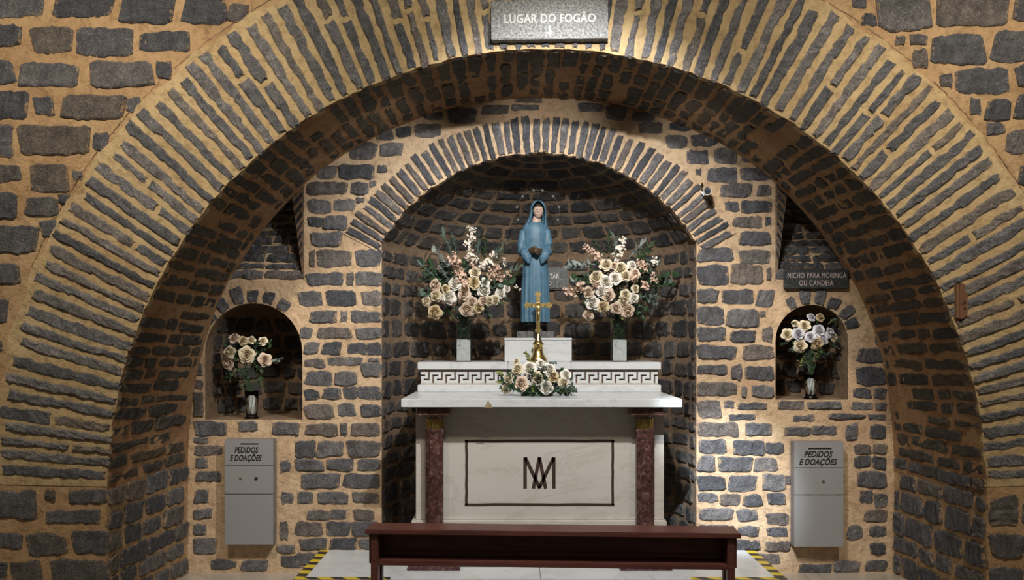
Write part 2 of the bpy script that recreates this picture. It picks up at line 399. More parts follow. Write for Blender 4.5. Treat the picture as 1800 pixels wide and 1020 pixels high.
def rows_fill(fmap, u0, u1, v0, v1, pitch, lmin, lmax, gap_u, gap_v, h, material, parent, skip=None, scale_u=1.0, vscale=1.0, jitter=0.2, **kw):
    """courses of stones; pitch / gaps in surface units already divided by the scales"""
    v = v0
    while v < v1 - pitch * 0.4:
        ph = pitch * random.uniform(1 - jitter, 1 + jitter)
        if v + ph > v1: ph = v1 - v
        u = u0 - random.uniform(0, lmin) * 0.8
        while u < u1:
            l = random.uniform(lmin, lmax)
            a = max(u, u0); b_ = min(u + l - gap_u * random.uniform(0.6, 1.4), u1)
            if b_ - a > lmin * 0.28:
                y0 = v + gap_v * random.uniform(0.2, 0.7); y1 = v + ph - gap_v * random.uniform(0.2, 0.7)
                if not (skip and skip(a, b_, y0, y1)):
                    stone(a, b_, y0, y1, fmap, h * random.uniform(0.6, 1.3), material, parent, **kw)
            u += l
        v += ph

# ---- big arch geometry
def R_big(th, t):
    c = math.cos(th) ** 6
    return 2.44 - 0.04 * c - 0.09 * t * c
def vault_pt(Y, th, h=0.0):
    t = (Y - FY) / (BY - FY); r = R_big(th, t) - h
    return Vector((CX - r * math.cos(th), Y, ZC + r * math.sin(th)))
def jamb_pt(side):
    def f(Y, z, h=0.0):
        t = (Y - FY) / (BY - FY); r = R_big(0, t) - h
        return Vector((CX + side * r, Y, z))
    return f
XL, XR, ZT = -4.2, 4.6, 3.9

# floor of the room
fl = MB().box(XL, XR, -2.5, BY + 0.02, FLOOR - 0.1, FLOOR).build('floor', M['floor'])
tag(fl, 'pale stone floor in front of the arched recess', 'floor', kind='structure')

# front wall face with the arched opening
NA = 72
inner = []; outer = []
inner.append((CX - R_big(0, 0), FLOOR)); outer.append((XL, FLOOR))
for i in range(NA + 1):
    th = PI * i / NA; r = R_big(th, 0)
    p = (CX - r * math.cos(th), ZC + r * math.sin(th)); inner.append(p)
    dx, dz = -math.cos(th), math.sin(th)
    k = 1e9
    if dx < -1e-6: k = min(k, (XL - CX) / dx)
    if dx > 1e-6: k = min(k, (XR - CX) / dx)
    if dz > 1e-6: k = min(k, (ZT - ZC) / dz)
    outer.append((CX + dx * k, ZC + dz * k))
inner.append((CX + R_big(0, 0), FLOOR)); outer.append((XR, FLOOR))
mb = MB(); ROWS = [[(x, FY, z) for x, z in inner], [(x, FY, z) for x, z in outer]]
mb.grid(ROWS)
mb.grid([[(x, FY, z) for x, z in outer], [(x, FY + 0.8, z) for x, z in outer]])
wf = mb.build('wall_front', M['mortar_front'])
tag(wf, 'front wall of dark stones in tan mortar around the big arch', 'wall', kind='structure')
# the two upper corners of the polygon strip
mbc = MB(); mbc.box(XL, XL + 1.6, FY + 0.002, FY + 0.3, ZT - 0.9, ZT); mbc.box(XR - 1.6, XR, FY + 0.002, FY + 0.3, ZT - 0.9, ZT)
mbc.build('masonry_corner', M['mortar_front'], wf)

# ring of long thin stones round the big arch
def ring_front(th, rr, h=0.0):      # rr = distance from intrados
    r = R_big(th, 0) + rr
    return Vector((CX - r * math.cos(th), FY - 0.003 - 0.012 * min(1.0, math.sin(th) * 4) - h, ZC + r * math.sin(th)))
RT = 0.65
rows = [[], [], [], []]
for i in range(181):
    th = math.radians(1.2) + (PI - math.radians(2.4)) * i / 180
    ro = RT + 0.012 * math.sin(i * 0.9) + random.uniform(-0.008, 0.008); ri = random.uniform(-0.006, 0.004)
    for k, (rr, h) in enumerate(((ri, -0.05), (ri, 0.0), (ro - 0.01, 0.0), (ro, -0.02))): rows[k].append(tuple(ring_front(th, rr, h)))
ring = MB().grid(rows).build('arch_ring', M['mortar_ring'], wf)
th = math.radians(2.2); RING_TH = []
while th < PI - math.radians(2.0):
    wd = math.radians(random.uniform(0.85, 1.3)); gp = math.radians(random.uniform(0.5, 0.9))
    r0 = random.uniform(-0.010, 0.012); r1 = RT - random.uniform(0.02, 0.075)
    f = lambda rr, t_, h=0.0: ring_front(t_, rr, h)
    hgt = random.uniform(0.005, 0.014)
    if random.random() < 0.22:
        k = random.uniform(0.3, 0.7) * RT
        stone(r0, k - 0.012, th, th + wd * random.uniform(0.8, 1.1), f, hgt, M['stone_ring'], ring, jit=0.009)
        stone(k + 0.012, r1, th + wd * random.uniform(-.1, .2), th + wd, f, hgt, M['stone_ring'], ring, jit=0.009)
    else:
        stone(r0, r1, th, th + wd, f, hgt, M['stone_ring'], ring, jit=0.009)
    th += wd + gp

for a0_, a1_ in ((24, 47), (49, 78), (100, 131), (133, 158)):
    cr_rows = [[], []]
    for i in range(60):
        th_ = math.radians(a0_ + (a1_ - a0_) * i / 59); jj = random.uniform(-.004, .004); ww_ = random.uniform(.001, .0035)
        cr_rows[0].append(tuple(ring_front(th_, RT + .012 + jj, -.010))); cr_rows[1].append(tuple(ring_front(th_, RT + .012 + jj + ww_, -.010)))
    MB().grid(cr_rows).build('crack', M['brown_inlay'], wf)
# stones of the front wall (courses read from the place; pixel boxes turned to metres on the wall plane)
def front_pt(x, z, h=0.0): return Vector((x, FY - h, z))
def px_stones(items, D, fmap, hs, material, parent, **kw):
    for (x0, y0, x1, y1) in items:
        x0 -= .9; x1 += .9; y0 -= .9; y1 += .9
        stone(PX(x0, D), PX(x1, D), PZ(y1, D), PZ(y0, D), fmap, random.uniform(*hs), material, parent, **kw)
def crop(ox, oy, s, rows):
    out = []
    for r in rows:
        y0, y1 = r[0], r[1]
        for x0, x1 in r[2:]:
            out.append((ox + x0 / s, oy + y0 / s, ox + x1 / s, oy + y1 / s))
    return out
T = crop(0, 0, 2.55, [(-45, 75, (-60, 195), (248, 510)), (-30, 105, (545, 780)), (-25, 107, (824, 1015)), (20, 94, (1025, 1112)),
    (115, 215, (-50, 95)), (125, 240, (145, 325)), (130, 250, (345, 595)), (145, 230, (628, 850)),
    (275, 380, (-60, 65)), (285, 385, (90, 350)), (278, 390, (408, 685)), (275, 355, (706, 768)),
    (415, 530, (-60, 125)), (435, 515, (155, 240)), (425, 535, (280, 560)), (440, 500, (570, 632)),
    (560, 705, (-60, 55)), (565, 690, (88, 402)), (595, 680, (422, 492)),
    (740, 815, (-60, 92)), (738, 855, (140, 305)), (768, 808, (330, 366)),
    (868, 980, (-60, 75)), (890, 965, (118, 260)), (875, 915, (266, 312))])
T += crop(0, 380, 3.19, [(-20, 12, (-80, 95)), (55, 210, (-100, 210)), (20, 112, (232, 335)), (270, 385, (-90, 110)), (470, 600, (-90, 42)), (690, 760, (-120, 10))])
T += crop(0, 780, 4.25, [(360, 555, (-80, 270)), (345, 425, (345, 425)), (350, 440, (520, 815)), (500, 595, (350, 745)), (665, 780, (-80, 165)),
    (675, 830, (210, 495)), (660, 820, (545, 815)), (880, 1040, (90, 310)), (870, 1045, (390, 815)), (880, 1040, (-100, 50)),
    (1090, 1240, (-100, 200)), (1085, 1240, (240, 520)), (1090, 1240, (560, 815))])
T += crop(1520, 0, 3.0, [(-40, 165, (65, 345)), (-60, 138, (380, 755)), (180, 235, (240, 325)), (190, 240, (160, 208)), (190, 335, (352, 630)),
    (165, 330, (675, 900)), (260, 360, (255, 325)), (390, 460, (400, 462)), (365, 495, (480, 755)), (345, 465, (800, 950)), (520, 605, (548, 612)),
    (522, 640, (640, 765)), (505, 630, (795, 950)), (650, 712, (645, 735)), (690, 805, (748, 950)), (875, 980, (815, 950)), (75, 135, (-15, 60)), (-10, 40, (-65, 5)),
    (-60, 120, (790, 990))])
T += crop(1540, 680, 3.0, [(580, 735, (602, 745)), (600, 740, (775, 900)), (780, 900, (602, 780)), (785, 900, (810, 960)), (960, 1080, (602, 770)), (955, 1075, (800, 960)), (1120, 1240, (602, 860))])
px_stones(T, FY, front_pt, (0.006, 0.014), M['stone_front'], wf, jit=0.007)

# vault (the underside of the big arch) and the two jambs
rows = []
for i in range(91):
    th = PI * i / 90
    rows.append([tuple(vault_pt(FY - 0.01 + (BY + 0.03 - FY + 0.01) * j / 12, th, random.uniform(-0.006, 0.006) if 0 < j < 12 else 0)) for j in range(13)])
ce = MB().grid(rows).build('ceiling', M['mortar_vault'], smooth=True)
tag(ce, 'shadowed stone vault on the underside of the big arch', 'vault', kind='structure')
def vault_f(Y, th, h=0.0): return vault_pt(Y, th, h)
th = math.radians(1.5)
while th < math.radians(178):
    wd = math.radians(random.uniform(1.5, 2.3)); u = FY + 0.0
    first = random.uniform(0.1, 0.3)
    u = FY - 0.004 + random.uniform(0, 0.02); l = random.uniform(0.18, 0.42)
    while u < BY - 0.05:
        e = min(u + l, BY - 0.01)
        if e - u > 0.06 and random.random() > 0.07:
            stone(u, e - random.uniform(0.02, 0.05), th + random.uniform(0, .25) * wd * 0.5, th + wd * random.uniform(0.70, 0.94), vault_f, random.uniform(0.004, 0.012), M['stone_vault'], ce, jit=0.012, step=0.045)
        u = e; l = random.uniform(0.14, 0.42)
    th += wd * 1.06
for side, nm, lb in ((-1, 'wall_left', 'left reveal of the arched recess, coursed dark stones'), (1, 'wall_right', 'right reveal of the arched recess, coursed dark stones')):
    jf = jamb_pt(side); rows = []
    for i in range(9):
        z = FLOOR + (ZC + 0.001 - FLOOR) * i / 8
        rows.append([tuple(jf(FY - 0.01 + (BY + 0.03 - FY + 0.01) * j / 12, z, 0)) for j in range(13)])
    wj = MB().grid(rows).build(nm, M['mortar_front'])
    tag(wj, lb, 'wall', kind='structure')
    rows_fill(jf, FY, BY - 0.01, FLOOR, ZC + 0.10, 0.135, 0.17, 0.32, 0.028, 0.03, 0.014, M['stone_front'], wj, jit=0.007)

# back wall: one plane with the apse opening, two small niches and stepped-back shoulders
RA, ZA, HA = 1.202, 1.40, 1.03
ZSPR = ZA + math.sqrt(RA * RA - HA * HA)
def apse_w(z):
    if z <= ZSPR: return HA
    return math.sqrt(max(0.0, RA * RA - (z - ZA) ** 2))
BL, BR = PX(535, BY), PX(1363, BY)      # edges of the central pier block
ZS = 1.76                                # shoulder height
XBL, XBR = CX - R_big(0, 1) - 0.03, CX + R_big(0, 1) + 0.03
apse_arc = []
a0 = math.asin((ZSPR - ZA) / RA)
for i in range(41):
    a = a0 + (PI - 2 * a0) * i / 40
    apse_arc.append((AX + RA * math.cos(a), ZA + RA * math.sin(a)))      # right to left
class Niche: pass
def niche(cx, r, ztop, zbot, depth):
    n = Niche(); n.cx, n.r, n.zt, n.zb, n.d = cx, r, ztop, zbot, depth; n.zs = ztop - r; return n
NL = niche(PX(446, BY), 0.318, PZ(533, BY), PZ(738, BY), 0.50)
NR = niche(PX(1427, BY), 0.238, PZ(536, BY), PZ(703, BY), 0.46)
def niche_loop(n):
    L = [(n.cx - n.r, n.zb), (n.cx + n.r, n.zb)]
    for i in range(19):
        a = PI * i / 18; L.append((n.cx + n.r * math.cos(a), n.zs + n.r * math.sin(a)))
    return L
outer = [(XBL, FLOOR), (XBL, ZS), (BL, ZS), (BL, 3.05), (BR, 3.05), (BR, ZS), (XBR, ZS), (XBR, FLOOR), (AX + HA, FLOOR)]
outer += apse_arc + [(AX - HA, FLOOR)]
polys = [outer, niche_loop(NL), niche_loop(NR)]
flat = [p for l in polys for p in l]
tris = tessellate_polygon([[Vector((x, z, 0)) for x, z in l] for l in polys])
mb = MB(); mb.add([(x, BY, z) for x, z in flat], tris)
wb = mb.build('wall_back', M['mortar_back'])
tag(wb, 'back wall of dark stones with an apse and two niches', 'wall', kind='structure')
def back_pt(x, z, h=0.0): return Vector((x, BY - h, z))
# stones of the central block
T = crop(520, 420, 3.777, [(75, 185, (95, 122), (145, 368), (400, 565)), (225, 310, (75, 315), (340, 382), (400, 570)), (345, 445, (22, 172), (205, 398), (440, 568)),
    (482, 552, (98, 270), (300, 342), (370, 568)), (590, 660, (30, 105), (148, 370), (402, 568)), (690, 768, (60, 150), (175, 298), (348, 568)),
    (795, 855, (62, 190)), (790, 838, (215, 440)), (792, 815, (485, 555)), (880, 975, (62, 240), (262, 405)), (825, 915, (438, 566))])
T += crop(520, 680, 3.777, [(22, 90, (62, 155)), (10, 85, (180, 298)), (0, 78, (318, 408), (412, 566)), (120, 210, (62, 248)), (115, 195, (285, 392)), (125, 195, (435, 566)),
    (245, 325, (0, 18), (68, 275), (298, 338), (370, 555)), (362, 465, (0, 130), (145, 315), (345, 560)), (485, 555, (0, 183), (208, 380), (410, 560)),
    (580, 670, (40, 290), (318, 555)), (705, 770, (15, 115), (150, 345), (380, 550)), (820, 880, (80, 230), (235, 330), (385, 520)), (900, 985, (0, 175), (205, 360), (375, 545)),
    (1010, 1080, (30, 200), (230, 400), (420, 550)), (1110, 1180, (0, 160), (190, 350), (370, 540))])
T += crop(520, 180, 3.925, [(555, 635, (80, 355), (385, 500)), (545, 585, (512, 555)), (675, 765, (90, 242)), (672, 748, (265, 412)), (660, 700, (422, 470)),
    (795, 862, (90, 180)), (788, 880, (190, 352)), (897, 992, (108, 315)), (445, 522, (150, 280)), (430, 528, (300, 540)), (435, 480, (568, 625)),
    (280, 390, (370, 555)), (282, 370, (585, 735)), (170, 262, (555, 668)), (172, 238, (695, 795))])
T += crop(600, 0, 3.0, [(565, 650, (565, 710)), (560, 600, (745, 880)), (556, 582, (900, 1040)), (505, 538, (915, 1055)), (548, 585, (1250, 1380)), (560, 632, (1395, 1500)),
    (645, 705, (1570, 1690)), (590, 640, (1535, 1650)), (590, 635, (440, 535)), (660, 722, (388, 525))])
T += crop(1150, 180, 3.924, [(140, 195, (110, 250)), (228, 318, (85, 225)), (222, 300, (258, 430)), (335, 425, (228, 370)), (322, 420, (415, 565)), (375, 410, (600, 665)),
    (460, 505, (285, 325)), (455, 552, (370, 568)), (452, 538, (595, 815)), (565, 655, (458, 665)), (570, 648, (712, 803)), (685, 752, (490, 580)), (682, 760, (600, 805)),
    (785, 865, (543, 740)), (790, 850, (765, 800)), (890, 982, (592, 798))])
T += crop(1150, 420, 3.779, [(65, 150, (292, 520)), (70, 165, (568, 765)), (180, 310, (288, 490)), (170, 300, (510, 718)), (195, 275, (750, 775)), (335, 425, (288, 420)),
    (338, 425, (450, 655)), (342, 445, (682, 790)), (450, 575, (288, 460)), (470, 585, (482, 692)), (480, 520, (705, 735)), (590, 680, (288, 470)), (608, 682, (508, 668)),
    (590, 685, (710, 790)), (710, 795, (288, 540)), (712, 800, (592, 790)), (840, 900, (290, 480)), (838, 935, (502, 578)), (852, 935, (605, 790))])
T += crop(1150, 680, 3.779, [(-25, 60, (288, 545)), (0, 70, (585, 612)), (-10, 72, (650, 790)), (92, 205, (290, 440)), (95, 138, (468, 530)), (108, 148, (552, 745)),
    (185, 220, (498, 668)), (240, 332, (290, 555)), (245, 325, (608, 775)), (350, 440, (298, 475)), (355, 455, (525, 730)), (372, 442, (742, 855)), (465, 565, (292, 400)),
    (468, 558, (428, 648)), (480, 558, (665, 815)), (595, 690, (290, 470)), (590, 690, (495, 675)), (582, 685, (722, 870)), (708, 765, (292, 420)), (710, 785, (438, 568)),
    (712, 795, (592, 712)), (705, 785, (755, 868)), (815, 880, (300, 520)), (818, 890, (552, 682)), (845, 915, (745, 890)), (930, 990, (560, 690)), (935, 990, (750, 880)),
    (920, 985, (300, 530)), (1020, 1080, (300, 480), (510, 700)), (1110, 1170, (300, 440), (470, 640), (680, 830)), (1030, 1090, (740, 900))])
# side bays under and beside the niches
T += [(343, 742, 398, 766), (421, 742, 452, 757), (480, 743, 525, 763), (343, 783, 390, 800), (345, 806, 364, 822), (345, 830, 388, 846), (343, 862, 366, 884), (341, 895, 372, 912),
      (341, 922, 362, 940), (341, 948, 380, 972), (372, 985, 415, 1000), (425, 985, 470, 1003), (488, 960, 518, 972), (495, 978, 533, 996), (492, 810, 510, 830), (495, 866, 514, 886),
      (493, 917, 506, 950), (341, 770, 365, 779), (400, 780, 440, 800), (450, 780, 475, 800), (341, 690, 358, 732), (341, 640, 356, 660), (341, 600, 357, 620), (341, 668, 356, 684),
      (1368, 706, 1412, 719), (1420, 707, 1478, 718), (1498, 708, 1533, 720), (1539, 710, 1556, 720), (1395, 730, 1430, 740), (1457, 728, 1520, 737), (1527, 728, 1556, 739),
      (1380, 752, 1424, 766), (1427, 749, 1470, 764), (1486, 746, 1507, 773), (1530, 747, 1556, 771), (1502, 783, 1530, 798), (1535, 780, 1558, 798), (1502, 803, 1530, 822), (1535, 803, 1558, 826), (1508, 830, 1557, 857),
      (1512, 862, 1533, 885), (1537, 868, 1558, 893), (1520, 897, 1558, 917), (1490, 925, 1515, 949), (1529, 925, 1557, 943), (1530, 955, 1555, 973), (1405, 992, 1460, 1006),
      (1465, 987, 1510, 1004), (1522, 986, 1558, 1004), (1376, 838, 1389, 850), (1508, 612, 1553, 637), (1506, 647, 1555, 677), (1500, 683, 1530, 700), (1536, 683, 1556, 702),
      (1540, 588, 1557, 606), (1540, 545, 1558, 580)]
px_stones(T, BY, back_pt, (0.005, 0.014), M['stone_back'], wb, jit=0.006)
# ring round the apse
def ring_back(th, rr, h=0.0):
    r = RA + rr
    return Vector((AX - r * math.cos(th), BY - 0.006 - h, ZA + r * math.sin(th)))
rows = [[], [], [], []]
for i in range(81):
    a = a0 - 0.06 + (PI - 2 * a0 + 0.12) * i / 80
    ri = random.uniform(-0.012, 0.004); ro = 0.26 + random.uniform(-0.008, 0.008)
    for k, (rr, h) in enumerate(((ri, -0.06), (ri, 0.0), (ro, 0.0), (ro, -0.015))): rows[k].append(tuple(ring_back(a, rr, h)))
ringb = MB().grid(rows).build('arch_ring', M['mortar_back'], wb)
th = a0 - 0.05
while th < PI - a0 + 0.04:
    wd = math.radians(random.uniform(1.6, 2.2)); gp = math.radians(random.uniform(0.5, 0.9))
    f = lambda rr, t_, h=0.0: ring_back(t_, rr, h)
    stone(random.uniform(-0.016, 0.004), 0.255 - random.uniform(0.012, 0.04), th, th + wd, f, random.uniform(0.006, 0.016), M['stone_back'], ringb, jit=0.005, step=0.03)
    th += wd + gp
# niches: curved shells with stones, stubby stones fanned round each head
for nn, cnt in ((NL, 9), (NR, 8)):
    def nw(z, nn=nn):
        return nn.r if z <= nn.zs else math.sqrt(max(0, nn.r ** 2 - (z - nn.zs) ** 2))
    def nf(ph, z, h=0.0, nn=nn, nw=nw):
        ww = max(nw(z) - h, 0.001)
        return Vector((nn.cx - ww * math.cos(ph), BY + (nn.d - h) * math.sin(ph) ** 0.5 * (0.35 + 0.65 * ww / nn.r), z))
    zs_ = [nn.zb + (nn.zs - nn.zb) * i / 6 for i in range(7)] + [nn.zs + nn.r * math.sin(PI / 2 * i / 10) for i in range(1, 11)]
    rows = [[tuple(nf(PI * j / 24, z)) for j in range(25)] for z in zs_]
    mb = MB().grid(rows)
    k = len(mb.v); fl_pts = [tuple(nf(PI * j / 24, nn.zb)) for j in range(25)]; mb.add(fl_pts, [tuple(range(25))])
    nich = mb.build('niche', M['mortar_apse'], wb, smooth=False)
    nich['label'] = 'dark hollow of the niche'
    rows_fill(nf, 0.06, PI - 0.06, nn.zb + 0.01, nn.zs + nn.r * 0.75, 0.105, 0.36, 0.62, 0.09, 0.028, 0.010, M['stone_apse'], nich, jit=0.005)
    for i in range(cnt):
        a = math.radians(12) + math.radians(156) * (i + 0.5) / cnt + random.uniform(-0.04, 0.04); wd = math.radians(156) / cnt * random.uniform(0.62, 0.78)
        f = lambda rr, t_, h=0.0, nn=nn: Vector((nn.cx - (nn.r + rr) * math.cos(t_), BY - h, nn.zs + (nn.r + rr) * math.sin(t_)))
        X = nn.cx - (nn.r + 0.1) * math.cos(a)
        if XBL + 0.07 < X < XBR - 0.07 and not (nn is NL and X > PX(524, BY)) and not (nn is NR and X < PX(1368, BY)):
            stone(0.004, random.uniform(0.085, 0.125), a - wd / 2, a + wd / 2, f, random.uniform(0.006, 0.014), M['stone_back'], wb, jit=0.005)
# stepped-back shoulders above the niches: thin courses leaning away
for x0, x1, sd in ((XBL - 0.3, BL, -1), (BR, XBR + 0.3, 1)):
    def sf(x, t, h=0.0): return Vector((x, BY + t * 0.70 - h * 0.6, ZS + t * 0.72 + h * 0.6))
    mb = MB().grid([[tuple(sf(x0 + (x1 - x0) * j / 6, 1.5 * i / 8)) for j in range(7)] for i in range(9)])
    # wedge closing the outer side
    sh = mb.build('shoulder', M['mortar_back'], wb)
    rows_fill(sf, max(x0, XBL + 0.02), min(x1, XBR - 0.02), 0.0, 0.95, 0.088, 0.16, 0.42, 0.02, 0.03, 0.03, M['stone_back'], sh, jit=0.012, rough=0.008)
    # splayed edge between block and shoulder, its stones set on the slant
    xb = BL if sd < 0 else BR
    def rf(s, z, h=0.0, xb=xb, sd=sd):
        k = max(0.0, (z - 1.70)) * 0.17
        return Vector((xb + sd * s * k, BY + s * k * 0.9 - h, z))
    mb = MB().grid([[tuple(rf(j / 2, 1.70 + 1.3 * i / 10)) for j in range(3)] for i in range(11)])
    ed = mb.build('splayed_edge', M['mortar_back'], wb)
    z = 1.95
    while z < 2.75:
        f = lambda s, zz, h=0.0: rf(s, zz - s * 0.07, h)
        stone(0.12, 0.95, z, z + 0.038, f, 0.006, M['stone_back'], ed, jit=0.003); z += 0.062

# apse: curved wall and half dome
AD = 0.95
def apse_f(ph, z, h=0.0):
    ww = max(apse_w(z) - h, 0.001)
    return Vector((AX - ww * math.cos(ph), BY + AD * (ww / HA) * math.sin(ph), z))
zs_ = [FLOOR + (ZSPR - FLOOR) * i / 10 for i in range(11)]
dome = [(a0 + (PI / 2 - a0) * i / 16) for i in range(1, 17)]
zs_ += [ZA + RA * math.sin(a) for a in dome]
rows = [[tuple(apse_f(PI * j / 40, z)) for j in range(41)] for z in zs_]
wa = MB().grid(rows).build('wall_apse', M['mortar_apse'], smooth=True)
tag(wa, 'curved stone apse with half dome behind the altar', 'wall', kind='structure')
def hid(a, b_, y0, y1):       # stones hidden behind the altar
    return y1 < 1.0 and a > 0.62 and b_ < PI - 0.62
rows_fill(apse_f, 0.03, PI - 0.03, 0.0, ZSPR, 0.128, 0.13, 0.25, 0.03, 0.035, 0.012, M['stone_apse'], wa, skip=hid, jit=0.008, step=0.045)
t = a0 + 0.01
while t < PI / 2 - 0.16:
    dt = random.uniform(0.09, 0.12); rad = RA * math.cos(t + dt / 2)
    fdome = lambda ph, tt, h=0.0: apse_f(ph, ZA + RA * math.sin(tt), h)
    ph = 0.03
    while ph < PI - 0.05:
        l = random.uniform(0.13, 0.27) / max(rad, 0.15); e = min(ph + l, PI - 0.03)
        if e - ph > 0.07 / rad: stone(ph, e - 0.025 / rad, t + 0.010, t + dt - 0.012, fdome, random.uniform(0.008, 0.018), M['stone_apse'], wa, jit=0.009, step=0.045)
        ph = e
    t += dt

# ------------------------------------------------------------------ marble platform
PLX0, PLX1, PLY0 = -1.255, 1.583, 4.69
pf = thing('altar_platform', 'low white marble platform edged with yellow and black tape', 'platform', (0.165, 5.0, FLOOR))
def part(name, r, material, parent, bevel=0.0):
    """box given in world metres, stored relative to its parent"""
    o = MB().box(*r).build(name, material, None, bevel=bevel)
    for v in o.data.vertices: v.co -= parent.location
    o.parent = parent
    return o
part('slab', (PLX0, 0.165 - 0.0015, PLY0, BY - 0.002, FLOOR, 0.0), M['marble'], pf, 0.004)
part('slab', (0.165 + 0.0015, PLX1, PLY0, BY - 0.002, FLOOR, 0.0), M['marble'], pf, 0.004)
part('slab', (AX - 0.80, AX + 0.80, BY - 0.001, BY + 0.40, FLOOR, 0.0), M['marble'], pf, 0.004)
M['tape_y'] = m_stripes('hazard_tape_side', 1, 0.125, 0.15)
M['tape_x'] = m_stripes('hazard_tape_front', 0, 0.15, 1.0)
part('hazard_tape', (PLX0 + 0.002, PLX0 + 0.062, PLY0 + 0.05, BY - 0.01, 0.0, 0.0015), M['tape_y'], pf)
part('hazard_tape', (PLX1 - 0.062, PLX1 - 0.002, PLY0 + 0.05, BY - 0.01, 0.0, 0.0015), M['tape_y'], pf)
part('hazard_tape', (PLX0 + 0.002, -0.70, PLY0 + 0.002, PLY0 + 0.048, 0.0, 0.0015), M['tape_x'], pf)
part('hazard_tape', (1.03, PLX1 - 0.002, PLY0 + 0.002, PLY0 + 0.048, 0.0, 0.0015), M['tape_x'], pf)

# ------------------------------------------------------------------ altar
AXA = 0.172
al = thing('altar', 'white marble altar with red marble columns and carved monogram front', 'altar', (AXA, 5.2, 0))
PY0 = 4.985                                  # front panel plane
part('base', (PX(723, 4.95), PX(1172, 4.95), 4.95, 5.5, 0.0008, PZ(916, 4.95)), M['marble_cream'], al, 0.004)
fp = part('front_panel', (PX(731, PY0), PX(1167, PY0), PY0, 5.5, PZ(916, 4.95), 0.976), M['marble_cream'], al, 0.003)
mn = part('table_top', (PX(705, 4.8), PX(1199, 4.8), 4.8, 5.86, 0.976, 1.0275), M['marble'], al, 0.004)
ch = MB().loft([[(x * s, y, z * s) for x, z in ((-0.022, -0.026), (0.026, -0.026), (0.018, -0.006), (0.006, 0.004), (0.002, 0.024), (-0.006, 0.006))] for y, s in ((0, 1.0), (0.004, 0.9))])
ch.build('chip', M['chip'], mn, Vector((PX(858, 4.8), 4.797, 1.003)) - al.location)
# columns
for px in (764, 1133):
    cy = 4.93; cx = PX(px, cy); co = bpy.data.objects.new('column', None)
    c0 = Vector((cx, cy, 0)) - al.location
    mb = MB(); oct_n = 8
    sh_rings = []
    for r, z in ((0.052, 0.07), (0.0525, 0.82), (0.056, 0.825), (0.056, 0.838), (0.052, 0.843)):
        sh_rings.append([(r / math.cos(PI / 8) * math.cos(2 * PI * (i + .5) / 8), r / math.cos(PI / 8) * math.sin(2 * PI * (i + .5) / 8), z) for i in range(8)])
    shaft = mb.loft(sh_rings).build('column', M['redmarble'], al, c0)
    mb = MB(); flu = []
    for z in (0.843, 0.902):
        flu.append([((0.049 + 0.003 * (i % 2)) * math.cos(2 * PI * i / 32), (0.049 + 0.003 * (i % 2)) * math.sin(2 * PI * i / 32), z) for i in range(32)])
    mb.loft(flu).build('brass_collar', M['brass'], shaft)
    mb = MB(); mb.lathe([(0.050, 0.902), (0.054, 0.905), (0.056, 0.912), (0.066, 0.920), (0.078, 0.927), (0.080, 0.932), (0.06, 0.934)], n=24)
    mb.box(-0.095, 0.095, -0.095, 0.048, 0.930, 0.9755)
    mb.build('capital', M['redmarble'], shaft)
    mb = MB(); mb.box(-0.155, 0.155, -0.06, 0.018, 0.0008, 0.035); mb.lathe([(0.066, 0.035), (0.068, 0.05), (0.058, 0.062), (0.054, 0.072)], n=20)
    mb.build('plinth', M['redmarble'], shaft)
# carved rectangle and monogram on the front panel
def line_boxes(segs, wpx, D, y, depth, material, name, parent):
    mb = MB()
    for (x0, y0, x1, y1) in segs:
        a = P(x0, y0, D); b_ = P(x1, y1, D); d = (b_ - a).normalized(); n = Vector((-d.z, 0, d.x)) * (wpx * D / F / 2)
        q = [a - n, b_ - n, b_ + n, a + n]
        mb.add([(p.x, y, p.z) for p in q] + [(p.x, y - depth, p.z) for p in q], [(0, 1, 2, 3), (7, 6, 5, 4), (0, 4, 5, 1), (1, 5, 6, 2), (2, 6, 7, 3), (3, 7, 4, 0)])
    o = mb.build(name, material)
    for v in o.data.vertices: v.co -= al.location
    o.parent = parent
    return o
def wob(x0, y0, x1, y1, n, amp):
    pts = [(x0 + (x1 - x0) * i / n + random.uniform(-amp, amp) * (y1 != y0), y0 + (y1 - y0) * i / n + random.uniform(-amp, amp) * (x1 != x0)) for i in range(n + 1)]
    return [(*pts[i], *pts[i + 1]) for i in range(n)]
for e in ((817, 775.5, 1080, 775.5), (817, 887.5, 1080, 887.5), (820, 774, 820, 888), (1077, 774, 1077, 888)):
    line_boxes(wob(*e, 10, 0.5), 4.6, PY0, PY0 + 0.001, 0.0025, M['brown_inlay'], 'carved_frame', fp)
s_ = 12.756
ms = [(230, 180, 230, 880), (875, 180, 875, 880), (235, 185, 555, 870), (870, 185, 545, 870), (550, 180, 415, 880), (550, 180, 690, 880)]
line_boxes([(905 + a / s_, 790 + b_ / s_, 905 + c / s_, 790 + d / s_) for a, b_, c, d in ms], 6.0, PY0, PY0 + 0.001, 0.003, M['brown_inlay'], 'monogram', fp)
